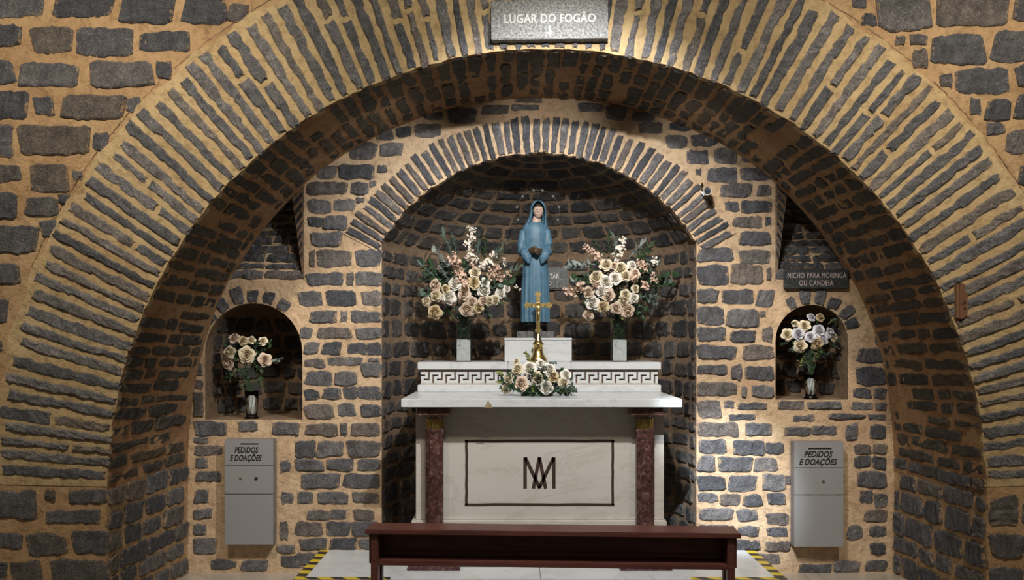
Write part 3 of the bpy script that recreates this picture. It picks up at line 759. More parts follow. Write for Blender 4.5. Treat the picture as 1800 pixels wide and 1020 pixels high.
# gradine with meander frieze (stands on the table top, one piece with the altar)
GY = 5.44
gx0, gx1 = PX(734, GY), PX(1162, GY)
sh_t = thing('altar_shelf', 'white marble shelf with meander frieze standing on the altar table', 'shelf', (AXA, 5.65, 1.0275))
gr = part('frieze_ground', (gx0 + 0.02, gx1 - 0.02, GY + 0.02, 5.86, 1.0275, PZ(650, GY)), M['fret_ground'], sh_t)
part('shelf_base', (gx0, gx1, GY, 5.86, 1.0275, PZ(676.8, GY)), M['marble'], sh_t, 0.003)
tx = [gx0, PX(893, GY), PX(1004, GY), gx1]
for i in range(3): part('shelf_top', (tx[i] + 0.0008, tx[i + 1] - 0.0008, GY, 5.9, PZ(650, GY), PZ(637, GY)), M['marble'], sh_t, 0.003)
part('frieze_sill', (gx0 + 0.018, gx1 - 0.018, GY + 0.006, GY + 0.03, PZ(676.8, GY), PZ(673.8, GY)), M['fret_sill'], sh_t)
kx0 = 739.3; per = 22.92; sw = 4.6
def key_box(x0, x1, y0, y1, mb):
    mb.box(PX(x0, GY), PX(x1, GY), GY + 0.008, GY + 0.024, PZ(y1, GY), PZ(y0, GY))
for k in range(-1, 18):
    mb = MB(); X0 = 755.2 + per * k
    u = lambda v: X0 + (v - 240) / 12
    q = lambda v: 635 + v / 12
    bars = [(240, 295, 232, 465), (295, 480, 232, 287), (420, 480, 287, 372), (330, 420, 320, 372), (330, 388, 372, 465), (388, 516, 410, 465)]
    n_ok = 0
    for (a, b_, c, d) in bars:
        x0, x1 = max(u(a), 739.3), min(u(b_), 1156.8)
        if x1 - x0 > 0.6: key_box(x0, x1, q(c), q(d), mb); n_ok += 1
    if n_ok:
        o = mb.build('meander_key', M['marble'])
        for v in o.data.vertices: v.co -= sh_t.location
        o.parent = gr
PT_Z = PZ(594, 5.54); GT = PZ(637, GY)
pe_t = thing('statue_pedestal', 'plain white marble block under the blue statue', 'pedestal', (PX(946, 5.54), 5.7, GT))
part('block', (PX(887, 5.54), PX(1005, 5.54), 5.54, 5.88, GT, PT_Z - 0.018), M['marble'], pe_t, 0.003)
part('cap', (PX(887, 5.54) - 0.002, PX(1005, 5.54) + 0.002, 5.538, 5.88, PT_Z - 0.018, PT_Z), M['marble'], pe_t, 0.003)

# ------------------------------------------------------------------ bench
bh = thing('kneeler_bench', 'long dark red wooden bench with open shelf before the altar', 'bench', (0.2, 4.20, FLOOR))
bh.rotation_euler.z = -math.radians(2.7)
hw = 0.958; zt = 0.396 - FLOOR
MB().box(-hw, hw, -0.03, 0.14, zt - 0.026, zt).build('top_board', M['bench'], bh, bevel=0.004)
for sx in (-1, 1):
    xa, xb2 = sorted((sx * (hw - 0.028), sx * (hw - 0.066)))
    MB().box(xa, xb2, -0.015, 0.035, 0, zt - 0.026).build('leg', M['bench'], bh, bevel=0.003)
    MB().box(xa, xb2, 0.085, 0.13, 0, zt - 0.026).build('leg', M['bench'], bh, bevel=0.003)
    xa, xb2 = sorted((sx * (hw - 0.027), sx * (hw - 0.018)))
    MB().box(xa, xb2, -0.008, 0.125, zt - 0.18, zt - 0.026).build('end_panel', M['bench'], bh, bevel=0.002)
MB().box(-hw + 0.066, hw - 0.066, -0.015, 0.128, zt - 0.188, zt - 0.164).build('shelf', M['bench'], bh, bevel=0.003)
MB().box(-hw + 0.066, hw - 0.066, 0.112, 0.128, zt - 0.164, zt - 0.026).build('back_panel', M['bench'], bh, bevel=0.002)
MB().box(-hw + 0.066, hw - 0.066, 0.10, 0.112, zt - 0.164, zt - 0.140).build('moulding', M['bench'], bh, bevel=0.003)

# ------------------------------------------------------------------ donation boxes
def donation_box(x0, x1, y0, y1, label, style):
    D = 5.27; a = P(x0, y1, D); b_ = P(x1, y0, D)
    t = thing('donation_box', label, 'box', ((a.x + b_.x) / 2, BY, a.z), 'painted metal donation boxes')
    L = t.location; W = (b_.x - a.x) / 2; H = b_.z - a.z; yd = D - BY
    MB().box(-W, W, yd + 0.012, -0.012, 0, H).build('body', M['box_side'], t, bevel=0.003)
    z1 = H * 0.752; z2 = H * (0.480 if style == 0 else 0.495)
    MB().box(-W, W, yd, yd + 0.012, z1 + 0.001, H).build('top_plate', M['box'], t, bevel=0.0015)
    md = MB().box(-W, W, yd, yd + 0.012, z2 + 0.002, z1 - 0.001).build('lock_plate', M['box'], t, bevel=0.0015)
    MB().box(-W, W, yd, yd + 0.012, 0, z2 - 0.002).build('door', M['box'], t, bevel=0.0015)
    if style == 0:
        for fx, r in ((0.33, 0.007), (0.655, 0.010)):
            mb = MB(); xx = -W + 2 * W * fx; zz = H * 0.63
            mb.loft([[(xx + rr * math.cos(2 * PI * i / 14), y, zz + rr * math.sin(2 * PI * i / 14)) for i in range(14)] for rr, y in ((r, yd), (r, yd - 0.005), (r * .6, yd - 0.005), (r * .5, yd - 0.002))])
            mb.build('lock', M['steel'] if fx < 0.5 else M['black'], md)
        mb = MB(); mb.box(-W + 0.002, W - 0.002, yd + 0.002, yd + 0.006, z2 - 0.0022, z2 + 0.0022); mb.build('door_gap', M['black'], t)
        txts = (('PEDIDOS', 0.21, 0.70, 0.872, 0.93, 0.2), ('E DOAÇÕES', 0.115, 0.765, 0.782, 0.868, 0.2)); slot = (0.33, 0.70, 0.953, 0.965)
    else:
        mb = MB(); xx = -W + 2 * W * 0.585; zz = H * 0.622
        mb.loft([[(xx + rr * math.cos(2 * PI * i / 14), y, zz + rr * math.sin(2 * PI * i / 14)) for i in range(14)] for rr, y in ((.009, yd), (.009, yd - 0.005), (.006, yd - 0.005), (.005, yd - 0.002))])
        mb.build('lock', M['steel'], md)
        for i in range(6):
            mb = MB(); xa = -W + 0.02 + i * (2 * W - 0.02) / 6
            mb.tube([(xa, yd + 0.001, z2 - (0.004 if i % 2 else 0)), (xa + 0.035, yd + 0.001, z2 - (0.004 if i % 2 else 0))], 0.0022, 6); mb.build('hinge', M['box_side'], t)
        txts = (('PEDIDOS', 0.195, 0.78, 0.853, 0.912, 0.3), ('E DOAÇÕES', 0.095, 0.87, 0.765, 0.852, 0.3)); slot = (0.275, 0.755, 0.93, 0.943)
    for s, fx0, fx1, fz0, fz1, shr in txts:
        text('lettering', s, -W + 2 * W * fx0, -W + 2 * W * fx1, H * fz0, H * fz1, yd - 0.0002, M['black'], t, 0.0006, shr, 0.028)
    MB().box(-W + 2 * W * slot[0], -W + 2 * W * slot[1], yd - 0.001, yd + 0.004, H * slot[2], H * slot[3]).build('slot', M['black'], t)
    # spacers that hold it to the wall
    MB().box(-W * .7, W * .7, -0.014, 0.004, H * .2, H * .8).build('wall_bracket', M['box_side'], t)
    return t
donation_box(394.5, 480, 773, 958, 'grey metal donation box with two locks below the larger niche', 0)
donation_box(1396.5, 1483, 777, 962, 'grey metal donation box with one lock and hinge strip below the smaller niche', 1)

# ------------------------------------------------------------------ plaques
pd = FY - 0.075
sg = thing('stone_sign', 'grey speckled granite sign with arrow at the crown of the arch', 'sign', P(966, 34, pd))
W = 103 * pd / F; Hh = 34.5 * pd / F
sp = MB().box(-W, W, 0, 0.058, -Hh, Hh).build('plate', M['granite'], sg, bevel=0.003)
k = pd / F
text('lettering', 'LUGAR DO FOGÃO', -79.5 * k, 81 * k, -6.0 * k, 13.5 * k, 0.0, M['letter_white'], sg, 0.001, 0, 0.018, 1.05)
mb = MB(); ar = [(-2, -11), (2, -11), (2, -22), (6, -22), (0, -30), (-6, -22), (-2, -22)]
mb.loft([[(x * k, y, z * k) for x, z in ar] for y in (0.001, -0.001)])
mb.build('arrow', M['letter_white'], sg)
sg.rotation_euler.y = -math.radians(0.6)
nd = BY - 0.035
sg2 = thing('stone_sign', 'small black stone sign with two lines above the smaller niche', 'sign', P(1435.5, 490.5, nd))
k = nd / F
mb = MB().box(-56 * k, 56 * k, 0, 0.03, -17 * k, 17 * k).build('plate', M['granite_dark'], sg2, bevel=0.003)
text('lettering', 'NICHO PARA MORINGA', -51 * k, 52 * k, 1.5 * k, 11 * k, 0, M['letter_pink'], sg2, 0.0008, 0, 0.0, 1.12)
text('lettering', 'OU CANDEIA', -30.5 * k, 29 * k, -12 * k, -2.2 * k, 0, M['letter_pink'], sg2, 0.0008, 0, 0.0, 1.12)
ad_ = 6.26
sg3 = thing('stone_sign', 'grey stone sign half hidden behind the blue statue', 'sign', P(966, 489, ad_)); k = ad_ / F
MB().box(-33 * k, 33 * k, 0, 0.05, -20 * k, 19 * k).build('plate', M['granite_mid'], sg3, bevel=0.008)
text('lettering', 'ALTAR', -10.5 * k, 17 * k, -1 * k, 7.5 * k, 0, M['letter_white'], sg3, 0.0008, 0, 0.012, 1.0)
text('lettering', 'O', -2.5 * k, 3.5 * k, -13 * k, -5 * k, 0, M['letter_pink'], sg3, 0.0008, 0, 0.01, 1.0)

# ------------------------------------------------------------------ old wooden peg in the arch
pg = thing('wooden_peg', 'worn brown wooden block let into the edge of the big arch', 'wood block', P(1692.5, 529, FY - 0.045))
k = FY / F
for i, (x0, x1, z0, z1, d) in enumerate(((-10, -4, -31, 29, 0.012), (-4.6, 2, -32, 31, 0.018), (1.5, 6, -30, 30, 0.014), (5, 11, -28, 15, 0.008))):
    MB().box(x0 * k, x1 * k, 0.02 - d, 0.09, z0 * k, z1 * k).build('splint', M['peg'], pg, bevel=0.003)
for i, (x, z) in enumerate(((4.5, -3), (4.5, -13))):
    MB().lathe([(0.0055, -0.004), (0.0055, 0.002)], n=8).build('nail_hole', M['black'], pg, (x * k, 0.005, z * k)).rotation_euler.x = PI / 2
MB().lathe([(0.006, -0.004), (0.004, 0.003)], n=8).build('nail', M['steel'], pg, (-0.6 * k, 0.001, -5 * k)).rotation_euler.x = PI / 2

# ------------------------------------------------------------------ security camera
D = 5.20; sc = thing('security_camera', 'small round white security camera with black lens on the apse ring', 'camera', P(1243.5, 336, D))
mb = MB(); R = 7.2 * D / F
def ycyl(prof, n=24): return [[(r * math.cos(2 * PI * i / n), y, r * math.sin(2 * PI * i / n)) for i in range(n)] for r, y in prof]
sc.rotation_euler = (math.radians(10), 0, -math.radians(13.4))
mb.loft(ycyl([(R * .8, 0.004), (R * .98, -0.004), (R, 0.0), (R, 0.09), (R * .7, 0.10)])).build('housing', M['white_plastic'], sc, smooth=False)
MB().loft(ycyl([(R * .78, 0.003), (R * .78, -0.0045)])).build('lens_ring', M['black'], sc)
MB().loft(ycyl([(R * .42, -0.004), (R * .40, -0.006), (R * .2, -0.0075)], 18)).build('lens', M['lens'], sc)
MB().tube([(0, 0.085, -R * .6), (-0.02, 0.10, -R * 1.0), (-0.036, 0.12, -0.006), (-0.036, 0.160, 0.0)], 0.007, 8).build('bracket', M['white_plastic'], sc, smooth=True)
MB().tube([(-0.036, 0.10, 0.01), (-0.040, 0.125, 0.035), (-0.032, 0.14, 0.052), (-0.030, 0.162, 0.03)], 0.005, 8).build('cable', M['black'], sc, smooth=True)

# ------------------------------------------------------------------ statue
SY = 5.74; sS = F / SY
stz = lambda y: (567 - y) / sS             # height above the hem
st = thing('statue', 'blue robed statue of a veiled woman with dark clasped hands', 'statue', (PX(940.5, SY), SY, PT_Z))
base_h = 0.045
MB().box(PX(908.5, 5.66) - st.location.x, PX(974, 5.66) - st.location.x, -0.09, 0.11, 0, base_h).build('base_slab', M['slab_black'], st, bevel=0.002)
hem = PZ(567, SY) - PT_Z
MB().loft([[(0.083 * s * math.cos(2 * PI * i / 20), 0.062 * s * math.sin(2 * PI * i / 20), z) for i in range(20)] for s, z in ((1.02, base_h), (1, hem + 0.01))]).build('foot_block', M['black'], st)
prof = [(0.0, .096, .078), (.03, .0965, .078), (.12, .098, .076), (.22, .096, .073), (.32, .092, .07), (.40, .089, .066), (.46, .085, .062), (.52, .082, .06), (.58, .086, .062),
        (.625, .088, .06), (.66, .080, .054), (.685, .060, .045), (.70, .040, .036)]
mb = MB(); rings = []
for z, rx, ry in prof:
    am = 0.085 * max(0, 1 - z / 0.46) + 0.014; ring_ = []
    for i in range(128):
        a = 2 * PI * i / 128
        f_ = 1 + am * (0.6 * math.cos(11 * a + 0.6) + 0.5 * math.cos(17 * a + 2.0 + z))
        ring_.append((rx * f_ * math.cos(a), ry * f_ * math.sin(a), hem + z))
    rings.append(ring_)
mb.loft(rings)
for s in (-1, 1):
    mb.tube([(s * .040, .0, hem + .672), (s * .080, 0, hem + .632), (s * .097, -.012, hem + .54), (s * .094, -.032, hem + .49), (s * .065, -.066, hem + .485), (s * .040, -.082, hem + .495)],
            [.028, .031, .030, .032, .030, .024], 14)
    # hanging cuffs
    mb.loft([[(s * (cx_ + rx * math.cos(2 * PI * i / 14)), cy_ + ry * math.sin(2 * PI * i / 14), hem + z) for i in range(14)] for cx_, cy_, rx, ry, z in
             ((.060, -.068, .042, .026, .50), (.063, -.072, .040, .026, .47), (.058, -.074, .032, .024, .44), (.047, -.076, .010, .014, .406))])
mb.ball((0, -0.012, hem + .60), (.055, .05, .05))
robe = obj('robe', remeshed(mb, 'robe', 0.0036, 3), M['statue_blue'], st)
# head
hz = hem + stz(373.0); hx = PX(946, SY) - PX(940.5, SY)
G = lambda a, b_: math.exp(-a * a - b_ * b_)
def face_pt(lo, la, grow=0.0):
    x = (.0365 + grow) * math.cos(la) * math.sin(lo); y = -(.043 + grow) * math.cos(la) * math.cos(lo); z = (.053 + grow) * math.sin(la)
    if z < 0: x *= 1 - 0.30 * min(1, -z / .05) ** 1.5
    if y < 0 and grow == 0:
        if -.014 < z < .020:
            t_ = (.020 - z) / .034
            y -= (.003 + .0095 * t_) * math.exp(-(x / (.0042 + .0018 * t_)) ** 2) * min(1, (z + .014) / .003)
        ax_ = abs(x)
        y += .0070 * G((ax_ - .0150) / .0085, (z - .006) / .0060)
        y -= .0030 * G((ax_ - .0150) / .0065, (z - .005) / .0034)
        y -= .0022 * G((ax_ - .0150) / .0100, (z - .0165) / .0035)
        y -= .0034 * G(x / .0085, (z + .0225) / .0026) + .0034 * G(x / .0075, (z + .0285) / .0028)
        y -= .0042 * G(x / .011, (z + .0425) / .0075)
    return (hx + x, -.018 + y, hz + z)
mb = MB(); rings = []
for i in range(60):
    la = -PI / 2 + PI * (i + 0.5) / 60
    rings.append([face_pt(2 * PI * k_ / 80, la) for k_ in range(80)])
mb.loft(rings)
head = mb.build('head', M['statue_skin'], st, smooth=True)
MB().tube([(0.003, .004, hem + .655), (.008, .002, hem + .70), (hx - .003, -.002, hz - .02)], [.046, .031, .027], 18).build('neck', M['statue_skin'], st, smooth=True)
for s__ in (-1, 1):
    ex = hx + s__ * .0150
    MB().ball((ex, -.018 - .0368, hz + .0048), (.0052, .0030, .0022), 10, 6).build('eye', M['statue_hair'], head, smooth=True)
MB().ball((hx, -.018 - .0415, hz - .0255), (.0080, .0022, .0011), 12, 6).build('lips', M['statue_lip'], head, smooth=True)
rings = []
for i in range(16):
    la = 0.58 + (PI / 2 - 0.58) * i / 15.5
    rings.append([face_pt(2 * PI * k_ / 60, la + 0.10 * math.cos(2 * PI * k_ / 60 * 1) * (1 - i / 15) - .10 * (1 - i / 15), .0012) for k_ in range(60)])
MB().loft(rings).build('hair', M['statue_hair'], head, smooth=True)
# veil: a hood open at the face
rows = []
for z, rx, ry, cy_, op, cx_ in ((.868, .006, .006, .008, 0.02, hx), (.862, .028, .030, .004, 0.15, hx), (.850, .043, .046, .0, 0.50, hx), (.825, .054, .056, -.002, 0.90, hx), (.79, .058, .060, -.002, 0.98, hx),
                                (.755, .062, .060, .0, 0.96, hx * .9), (.72, .072, .060, .002, 0.88, hx * .6), (.69, .086, .062, .004, 0.80, hx * .25), (.665, .094, .064, .006, 0.75, 0), (.64, .096, .064, .008, .9, 0)):
    r = []
    for j in range(33):
        a = -PI / 2 + op + (2 * PI - 2 * op) * j / 32
        r.append((cx_ + rx * math.cos(a), cy_ + ry * math.sin(a), hem + z - 0.012))
    rows.append(r)
vm = MB().grid(rows)
rows2 = [[(hx * 0.0 + p[0] * 0.93 + (hx * .07), p[1] * 0.93, p[2] - 0.004) for p in r] for r in rows]
n0 = len(rows); m0 = 33; vm.grid(rows2)
off = n0 * m0
for i in range(n0 - 1):
    for j in (0, m0 - 1): vm.f.append((i * m0 + j, (i + 1) * m0 + j, off + (i + 1) * m0 + j, off + i * m0 + j))
vm.build('veil', M['statue_blue'], st, smooth=True)
# clasped hands
mb = MB(); hzz = hem + stz(443)
mb.ball((-.014, -.100, hzz), (.030, .018, .025), 12, 8); mb.ball((.016, -.102, hzz - .008), (.029, .018, .025), 12, 8)
for i in range(4):
    o_ = i * .0095
    mb.tube([(-.026 + o_ * .4, -.112, hzz + .020 - o_), (-.004, -.123, hzz + .015 - o_ * 1.1), (.018 - o_ * .2, -.121, hzz + .004 - o_ * 1.1), (.028 - o_ * .3, -.110, hzz - .006 - o_)], [.0055, .006, .0055, .0045], 8)
mb.tube([(-.024, -.102, hzz + .014), (-.008, -.113, hzz + .025), (.010, -.112, hzz + .020)], [.006, .006, .004], 8)
mb.tube([(-.052, -.082, hzz), (-.02, -.095, hzz)], [.014, .017], 10); mb.tube([(.052, -.082, hzz), (.02, -.095, hzz - .004)], [.014, .017], 10)
obj('hands', remeshed(mb, 'hands', 0.0016, 1), M['statue_hand'], st)
# halo of small stars on a thin wire
mb = MB(); hc = Vector((hx, .05, hz + 0.012)); RH = 0.152
mb.tube([(hc.x + RH * math.cos(a), hc.y, hc.z + RH * math.sin(a)) for a in [math.radians(-35 + 250 * i / 40) for i in range(41)]], 0.0006, 5)
mb.tube([(hc.x, hc.y, hc.z + RH), (hc.x, hc.y - 0.01, hc.z + 0.03)], 0.0012, 5)
halo = mb.build('halo_wire', M['star'], st)
for a in (-22, 12, 45, 78, 102, 135, 168, 202):
    a = math.radians(a); c = hc + Vector((RH * math.cos(a), -0.002, RH * math.sin(a))); pts = []
    for i in range(12):
        rr = 0.014 if i % 2 == 0 else 0.004; b_ = PI / 6 * i + 0.3
        pts.append((c.x + rr * math.cos(b_), c.z + rr * math.sin(b_)))
    MB().loft([[(x, c.y + d, z) for x, z in pts] for d in (0, 0.004)]).build('star', M['star'], halo)

# ------------------------------------------------------------------ crucifix
KY = 5.475; kk = KY / F; cr_ = thing('altar_cross', 'ornate gilt standing cross with trefoil ends on the altar', 'cross', (PX(946, KY), KY, GT))
MB().lathe([(15 * kk, 0), (16 * kk, 2 * kk), (15.5 * kk, 5 * kk), (13.5 * kk, 9 * kk), (10 * kk, 14 * kk), (8.5 * kk, 20 * kk), (8.2 * kk, 29 * kk), (9.5 * kk, 31 * kk), (10.3 * kk, 33 * kk), (7 * kk, 35 * kk),
            (5.5 * kk, 40 * kk), (3 * kk, 48 * kk), (1.6 * kk, 53 * kk)], n=28).build('foot', M['gold'], cr_, smooth=True)
mb = MB()
def yb(x0, x1, z0, z1, d): mb.box(x0 * kk, x1 * kk, -d, d, z0 * kk, z1 * kk)
cz_ = 100
yb(-3.3, 3.3, 53, 119, 0.006); yb(-19, 19, cz_ - 3.3, cz_ + 3.3, 0.006)
def disc(x, z, r, d):
    mb.loft([[(x * kk + r * kk * math.cos(2 * PI * i / 14), y, z * kk + r * kk * math.sin(2 * PI * i / 14)) for i in range(14)] for y in (-d, d)])
for x, z in ((0, 56), (0, 119), (-19, cz_), (19, cz_)):
    disc(x, z, 4.2, 0.0066)
    for a in range(4):
        dx, dz = 3.2 * math.cos(a * PI / 2), 3.2 * math.sin(a * PI / 2)
        disc(x + dx, z + dz, 2.7, 0.0055)
cx_o = mb.build('cross', M['gold'], cr_)
mb = MB(); mb.lathe([(5.0 * kk, 0), (4.9 * kk, 0.002), (4.0 * kk, 0.003), (3.6 * kk, 0.0022), (0.6 * kk, 0.0028)], n=18)
bo = mb.build('boss', M['gold'], cx_o, (0, -0.006, cz_ * kk), smooth=True); bo.rotation_euler.x = PI / 2
mb = MB(); mb.tube([(0, -.010, 92 * kk), (0.002, -.011, 84 * kk), (-.001, -.011, 76 * kk), (0, -.009, 66 * kk)], [1.2 * kk, 2.1 * kk, 1.7 * kk, 0.9 * kk], 8)
mb.ball((0.001, -.012, 94.5 * kk), 1.5 * kk, 8, 6)
for s in (-1, 1): mb.tube([(s * 1.2 * kk, -.010, 90 * kk), (s * 8 * kk, -.009, 97 * kk), (s * 13 * kk, -.008, 100 * kk)], [.8 * kk, .65 * kk, .5 * kk], 6)
mb.build('corpus', M['gold'], cx_o, smooth=True)
mb = MB()
for i in range(5): mb.ball((8.4 * kk * math.sin(-0.9 + i * .45), -8.4 * kk * math.cos(-0.9 + i * .45), (24 + 3 * math.sin(i * 2)) * kk), 1.5 * kk, 8, 6)
mb.build('relief', M['gold'], cr_, smooth=True)

# ------------------------------------------------------------------ flowers
def rose_mesh(name, material, openness, seed):
    rnd = random.Random(seed); mb = MB()
    layers = [(2, .09, -2, .80, 2.3, .00), (3, .20, -1, .82, 1.55, -.02), (3, .31, 3, .80, 1.35, .02), (4, .42, 10, .74, 1.0, .10), (4, .50, 26, .66, .92, .20), (5, .54, 50, .56, .74, .22)]
    for li, (n, r0, al_, L, beta, curl) in enumerate(layers):
        al_ = math.radians(al_ * openness)
        for k in range(n):
            ph = 2 * PI * (k + 0.37 * li) / n + rnd.uniform(-.2, .2); Lk = L * rnd.uniform(.9, 1.1); rows = []
            tl = rnd.uniform(-.15, .15)
            for i in range(7):
                v = i / 6; row = []
                for j in range(7):
                    uu = -1 + 2 * j / 6
                    ve = v * (1 - 0.26 * abs(uu) ** 1.6 * v)
                    out = r0 * (0.25 + .75 * min(1, ve * 2)) + Lk * math.sin(al_) * ve + curl * ve ** 3 * (1 + .9 * uu * uu) + 0.04 * math.sin(ve * PI) + 0.05 * uu
                    hgt = Lk * math.cos(al_) * ve - curl * 0.9 * ve ** 4 * (1 + uu * uu) - 0.06 * li + tl * uu * .2
                    prof_ = 0.30 + 0.70 * math.sin(min(1.0, v * 1.05) * PI * 0.60)
                    if v > 0.8: prof_ *= 1 - 2.2 * (v - 0.8)
                    sp_ = beta * prof_ * uu
                    row.append((out * math.cos(ph + sp_), out * math.sin(ph + sp_), hgt))
                rows.append(row)
            mb.grid(rows)
    me = mb.mesh(name, smooth=True); me.materials.append(material)
    return me
def leaf_patch(mb, base, d, up, L, W, curl=0.25, pts=5):
    d = d.normalized(); side = d.cross(up)
    if side.length < 1e-3: side = d.cross(Vector((1, 0, 0)))
    side.normalize(); nn = side.cross(d); rows = []
    for i in range(pts):
        v = i / (pts - 1); wv = W * math.sin(PI * min(1, v * 0.94 + 0.04)) ** 0.8
        c = base + d * (L * v) - nn * (curl * L * v * v)
        rows.append([tuple(c - side * wv + nn * wv * .3), tuple(c), tuple(c + side * wv + nn * wv * .3)])
    mb.grid(rows)
def sprig_mesh(name, material, kind, seed):
    """unit-length sprig along +Z"""
    rnd = random.Random(seed); mb = MB()
    bend = Vector((rnd.uniform(-.15, .15), rnd.uniform(-.15, .15), 0))
    sp_ = lambda t_: Vector((0, 0, t_)) + bend * t_ * t_
    mb.tube([sp_(i / 5) for i in range(6)], [.014, .012, .010, .009, .007, .005], 5)
    n = {'lance': 15, 'round': 12, 'broad': 10}[kind]
    for k in range(n):
        t_ = 0.15 + 0.85 * k / (n - 1); a = k * 2.4 + rnd.uniform(-.3, .3)
        out = Vector((math.cos(a), math.sin(a), rnd.uniform(0.7, 1.3) if k < n - 1 else 4)).normalized()
        if kind == 'lance': L, W = rnd.uniform(.26, .38), rnd.uniform(.045, .06)
        elif kind == 'round': L, W = rnd.uniform(.18, .26), rnd.uniform(.09, .12)
        else: L, W = rnd.uniform(.30, .42), rnd.uniform(.085, .12)
        leaf_patch(mb, sp_(t_), out, Vector((0, 0, 1)), L, W, rnd.uniform(.05, .4))
    me = mb.mesh(name, smooth=True); me.materials.append(material)
    return me
def blossom_mesh(name, material, seed):
    rnd = random.Random(seed); mb = MB()
    for k in range(13):
        c = Vector((rnd.gauss(0, .42), rnd.gauss(0, .42), rnd.gauss(0, .42)))
        if c.length > 0.8: c *= 0.8 / c.length
        ax = Vector((rnd.gauss(0, 1), rnd.gauss(0, 1), rnd.gauss(0, 1) + .6)).normalized()
        q = ax.to_track_quat('Z', 'Y')
        for p_ in range(5):
            a = 2 * PI * p_ / 5
            leaf_patch(mb, c, q @ Vector((math.cos(a), math.sin(a), .45)), q @ Vector((0, 0, 1)), .46, .25, -.1, 4)
        mb.ball(tuple(c + ax * .06), .13, 6, 4)
    me = mb.mesh(name, smooth=True); me.materials.append(material)
    return me
ROSE = {k: [rose_mesh('rose', M['r_' + k], o_, i * 7 + len(k)) for i, o_ in enumerate((1.0, 0.82, 1.15))] for k in ('cream', 'white', 'blush', 'tan', 'lavender')}
SPRIG = {}
for kname, mk, kind in (('lance', 'green', 'lance'), ('olive', 'sage', 'lance'), ('pale', 'pale', 'broad'), ('euca', 'sage', 'round'), ('dark', 'green', 'broad'), ('lime', 'lime', 'round'), ('darkround', 'green', 'round')):
    SPRIG[kname] = [sprig_mesh('leaf_sprig', M[mk], kind, i * 5 + len(kname)) for i in range(2)]
BLOS = {k: [blossom_mesh('blossom_cluster', M['b_' + k], i + 3) for i in range(3)] for k in ('white', 'pink')}

class Bouquet:
    def __init__(s, t, cpx, cpy, D, rpx, rpy, rdepth):
        s.t, s.c, s.D = t, (cpx, cpy), D; s.r = (rpx, rpy); s.rd = rdepth; s.cw = P(cpx, cpy, D)
    def pos(s, px, py, front=1.0):
        dx = (px - s.c[0]) / s.r[0]; dy = (py - s.c[1]) / s.r[1]
        k = math.sqrt(max(0.04, 1 - min(1, dx * dx + dy * dy)))
        return P(px, py, s.D - s.rd * k * front)
    def put(s, name, me, pos, direction, scale, spin):
        o = bpy.data.objects.new(name, me); COL.objects.link(o); o.parent = s.t
        o.location = pos - s.t.location
        q = direction.normalized().to_track_quat('Z', 'Y') @ Quaternion((0, 0, 1), spin)
        o.rotation_mode = 'QUATERNION'; o.rotation_quaternion = q; o.scale = (scale,) * 3
        return o
    def rose(s, px, py, dia_px, kind):
        p = s.pos(px, py); d = (p - s.cw); d.normalize(); d = d * 0.65 + Vector((0, -0.9, 0.12)) + Vector((random.uniform(-.3, .3), 0, random.uniform(-.25, .25)))
        rad = dia_px * s.D / F / 2
        d.normalize()
        o = s.put('rose', random.choice(ROSE[kind]), p - d * rad * .35, d, rad * 0.98, random.uniform(0, 6.28))
        # stem back towards the heart of the arrangement
    def blossom(s, px, py, dia_px, kind):
        p = s.pos(px, py)
        s.put('blossom_cluster', random.choice(BLOS[kind]), p, Vector((random.uniform(-1, 1), -1, random.uniform(-.5, 1))), dia_px * s.D / F / 2 * 1.25, random.uniform(0, 6.28))
    def sprig(s, px0, py0, px1, py1, kind, fr=0.5, fr1=None):
        a = s.pos(px0, py0, fr); b_ = s.pos(px1, py1, fr if fr1 is None else fr1)
        if fr1 is None: b_.y += random.uniform(-.05, .05)
        d = b_ - a
        s.put('leaf_sprig', random.choice(SPRIG[kind]), a, d, d.length, random.uniform(0, 6.28))
    def stems(s, pts, bottom):
        mb = MB()
        for p, r in pts:
            q = s.pos(*p, 0.6) - s.t.location
            mid = (q + bottom) / 2 + Vector((0, 0, .02))
            mb.tube([bottom, mid, q], r, 5)
        mb.build('stems', M['green'], s.t)

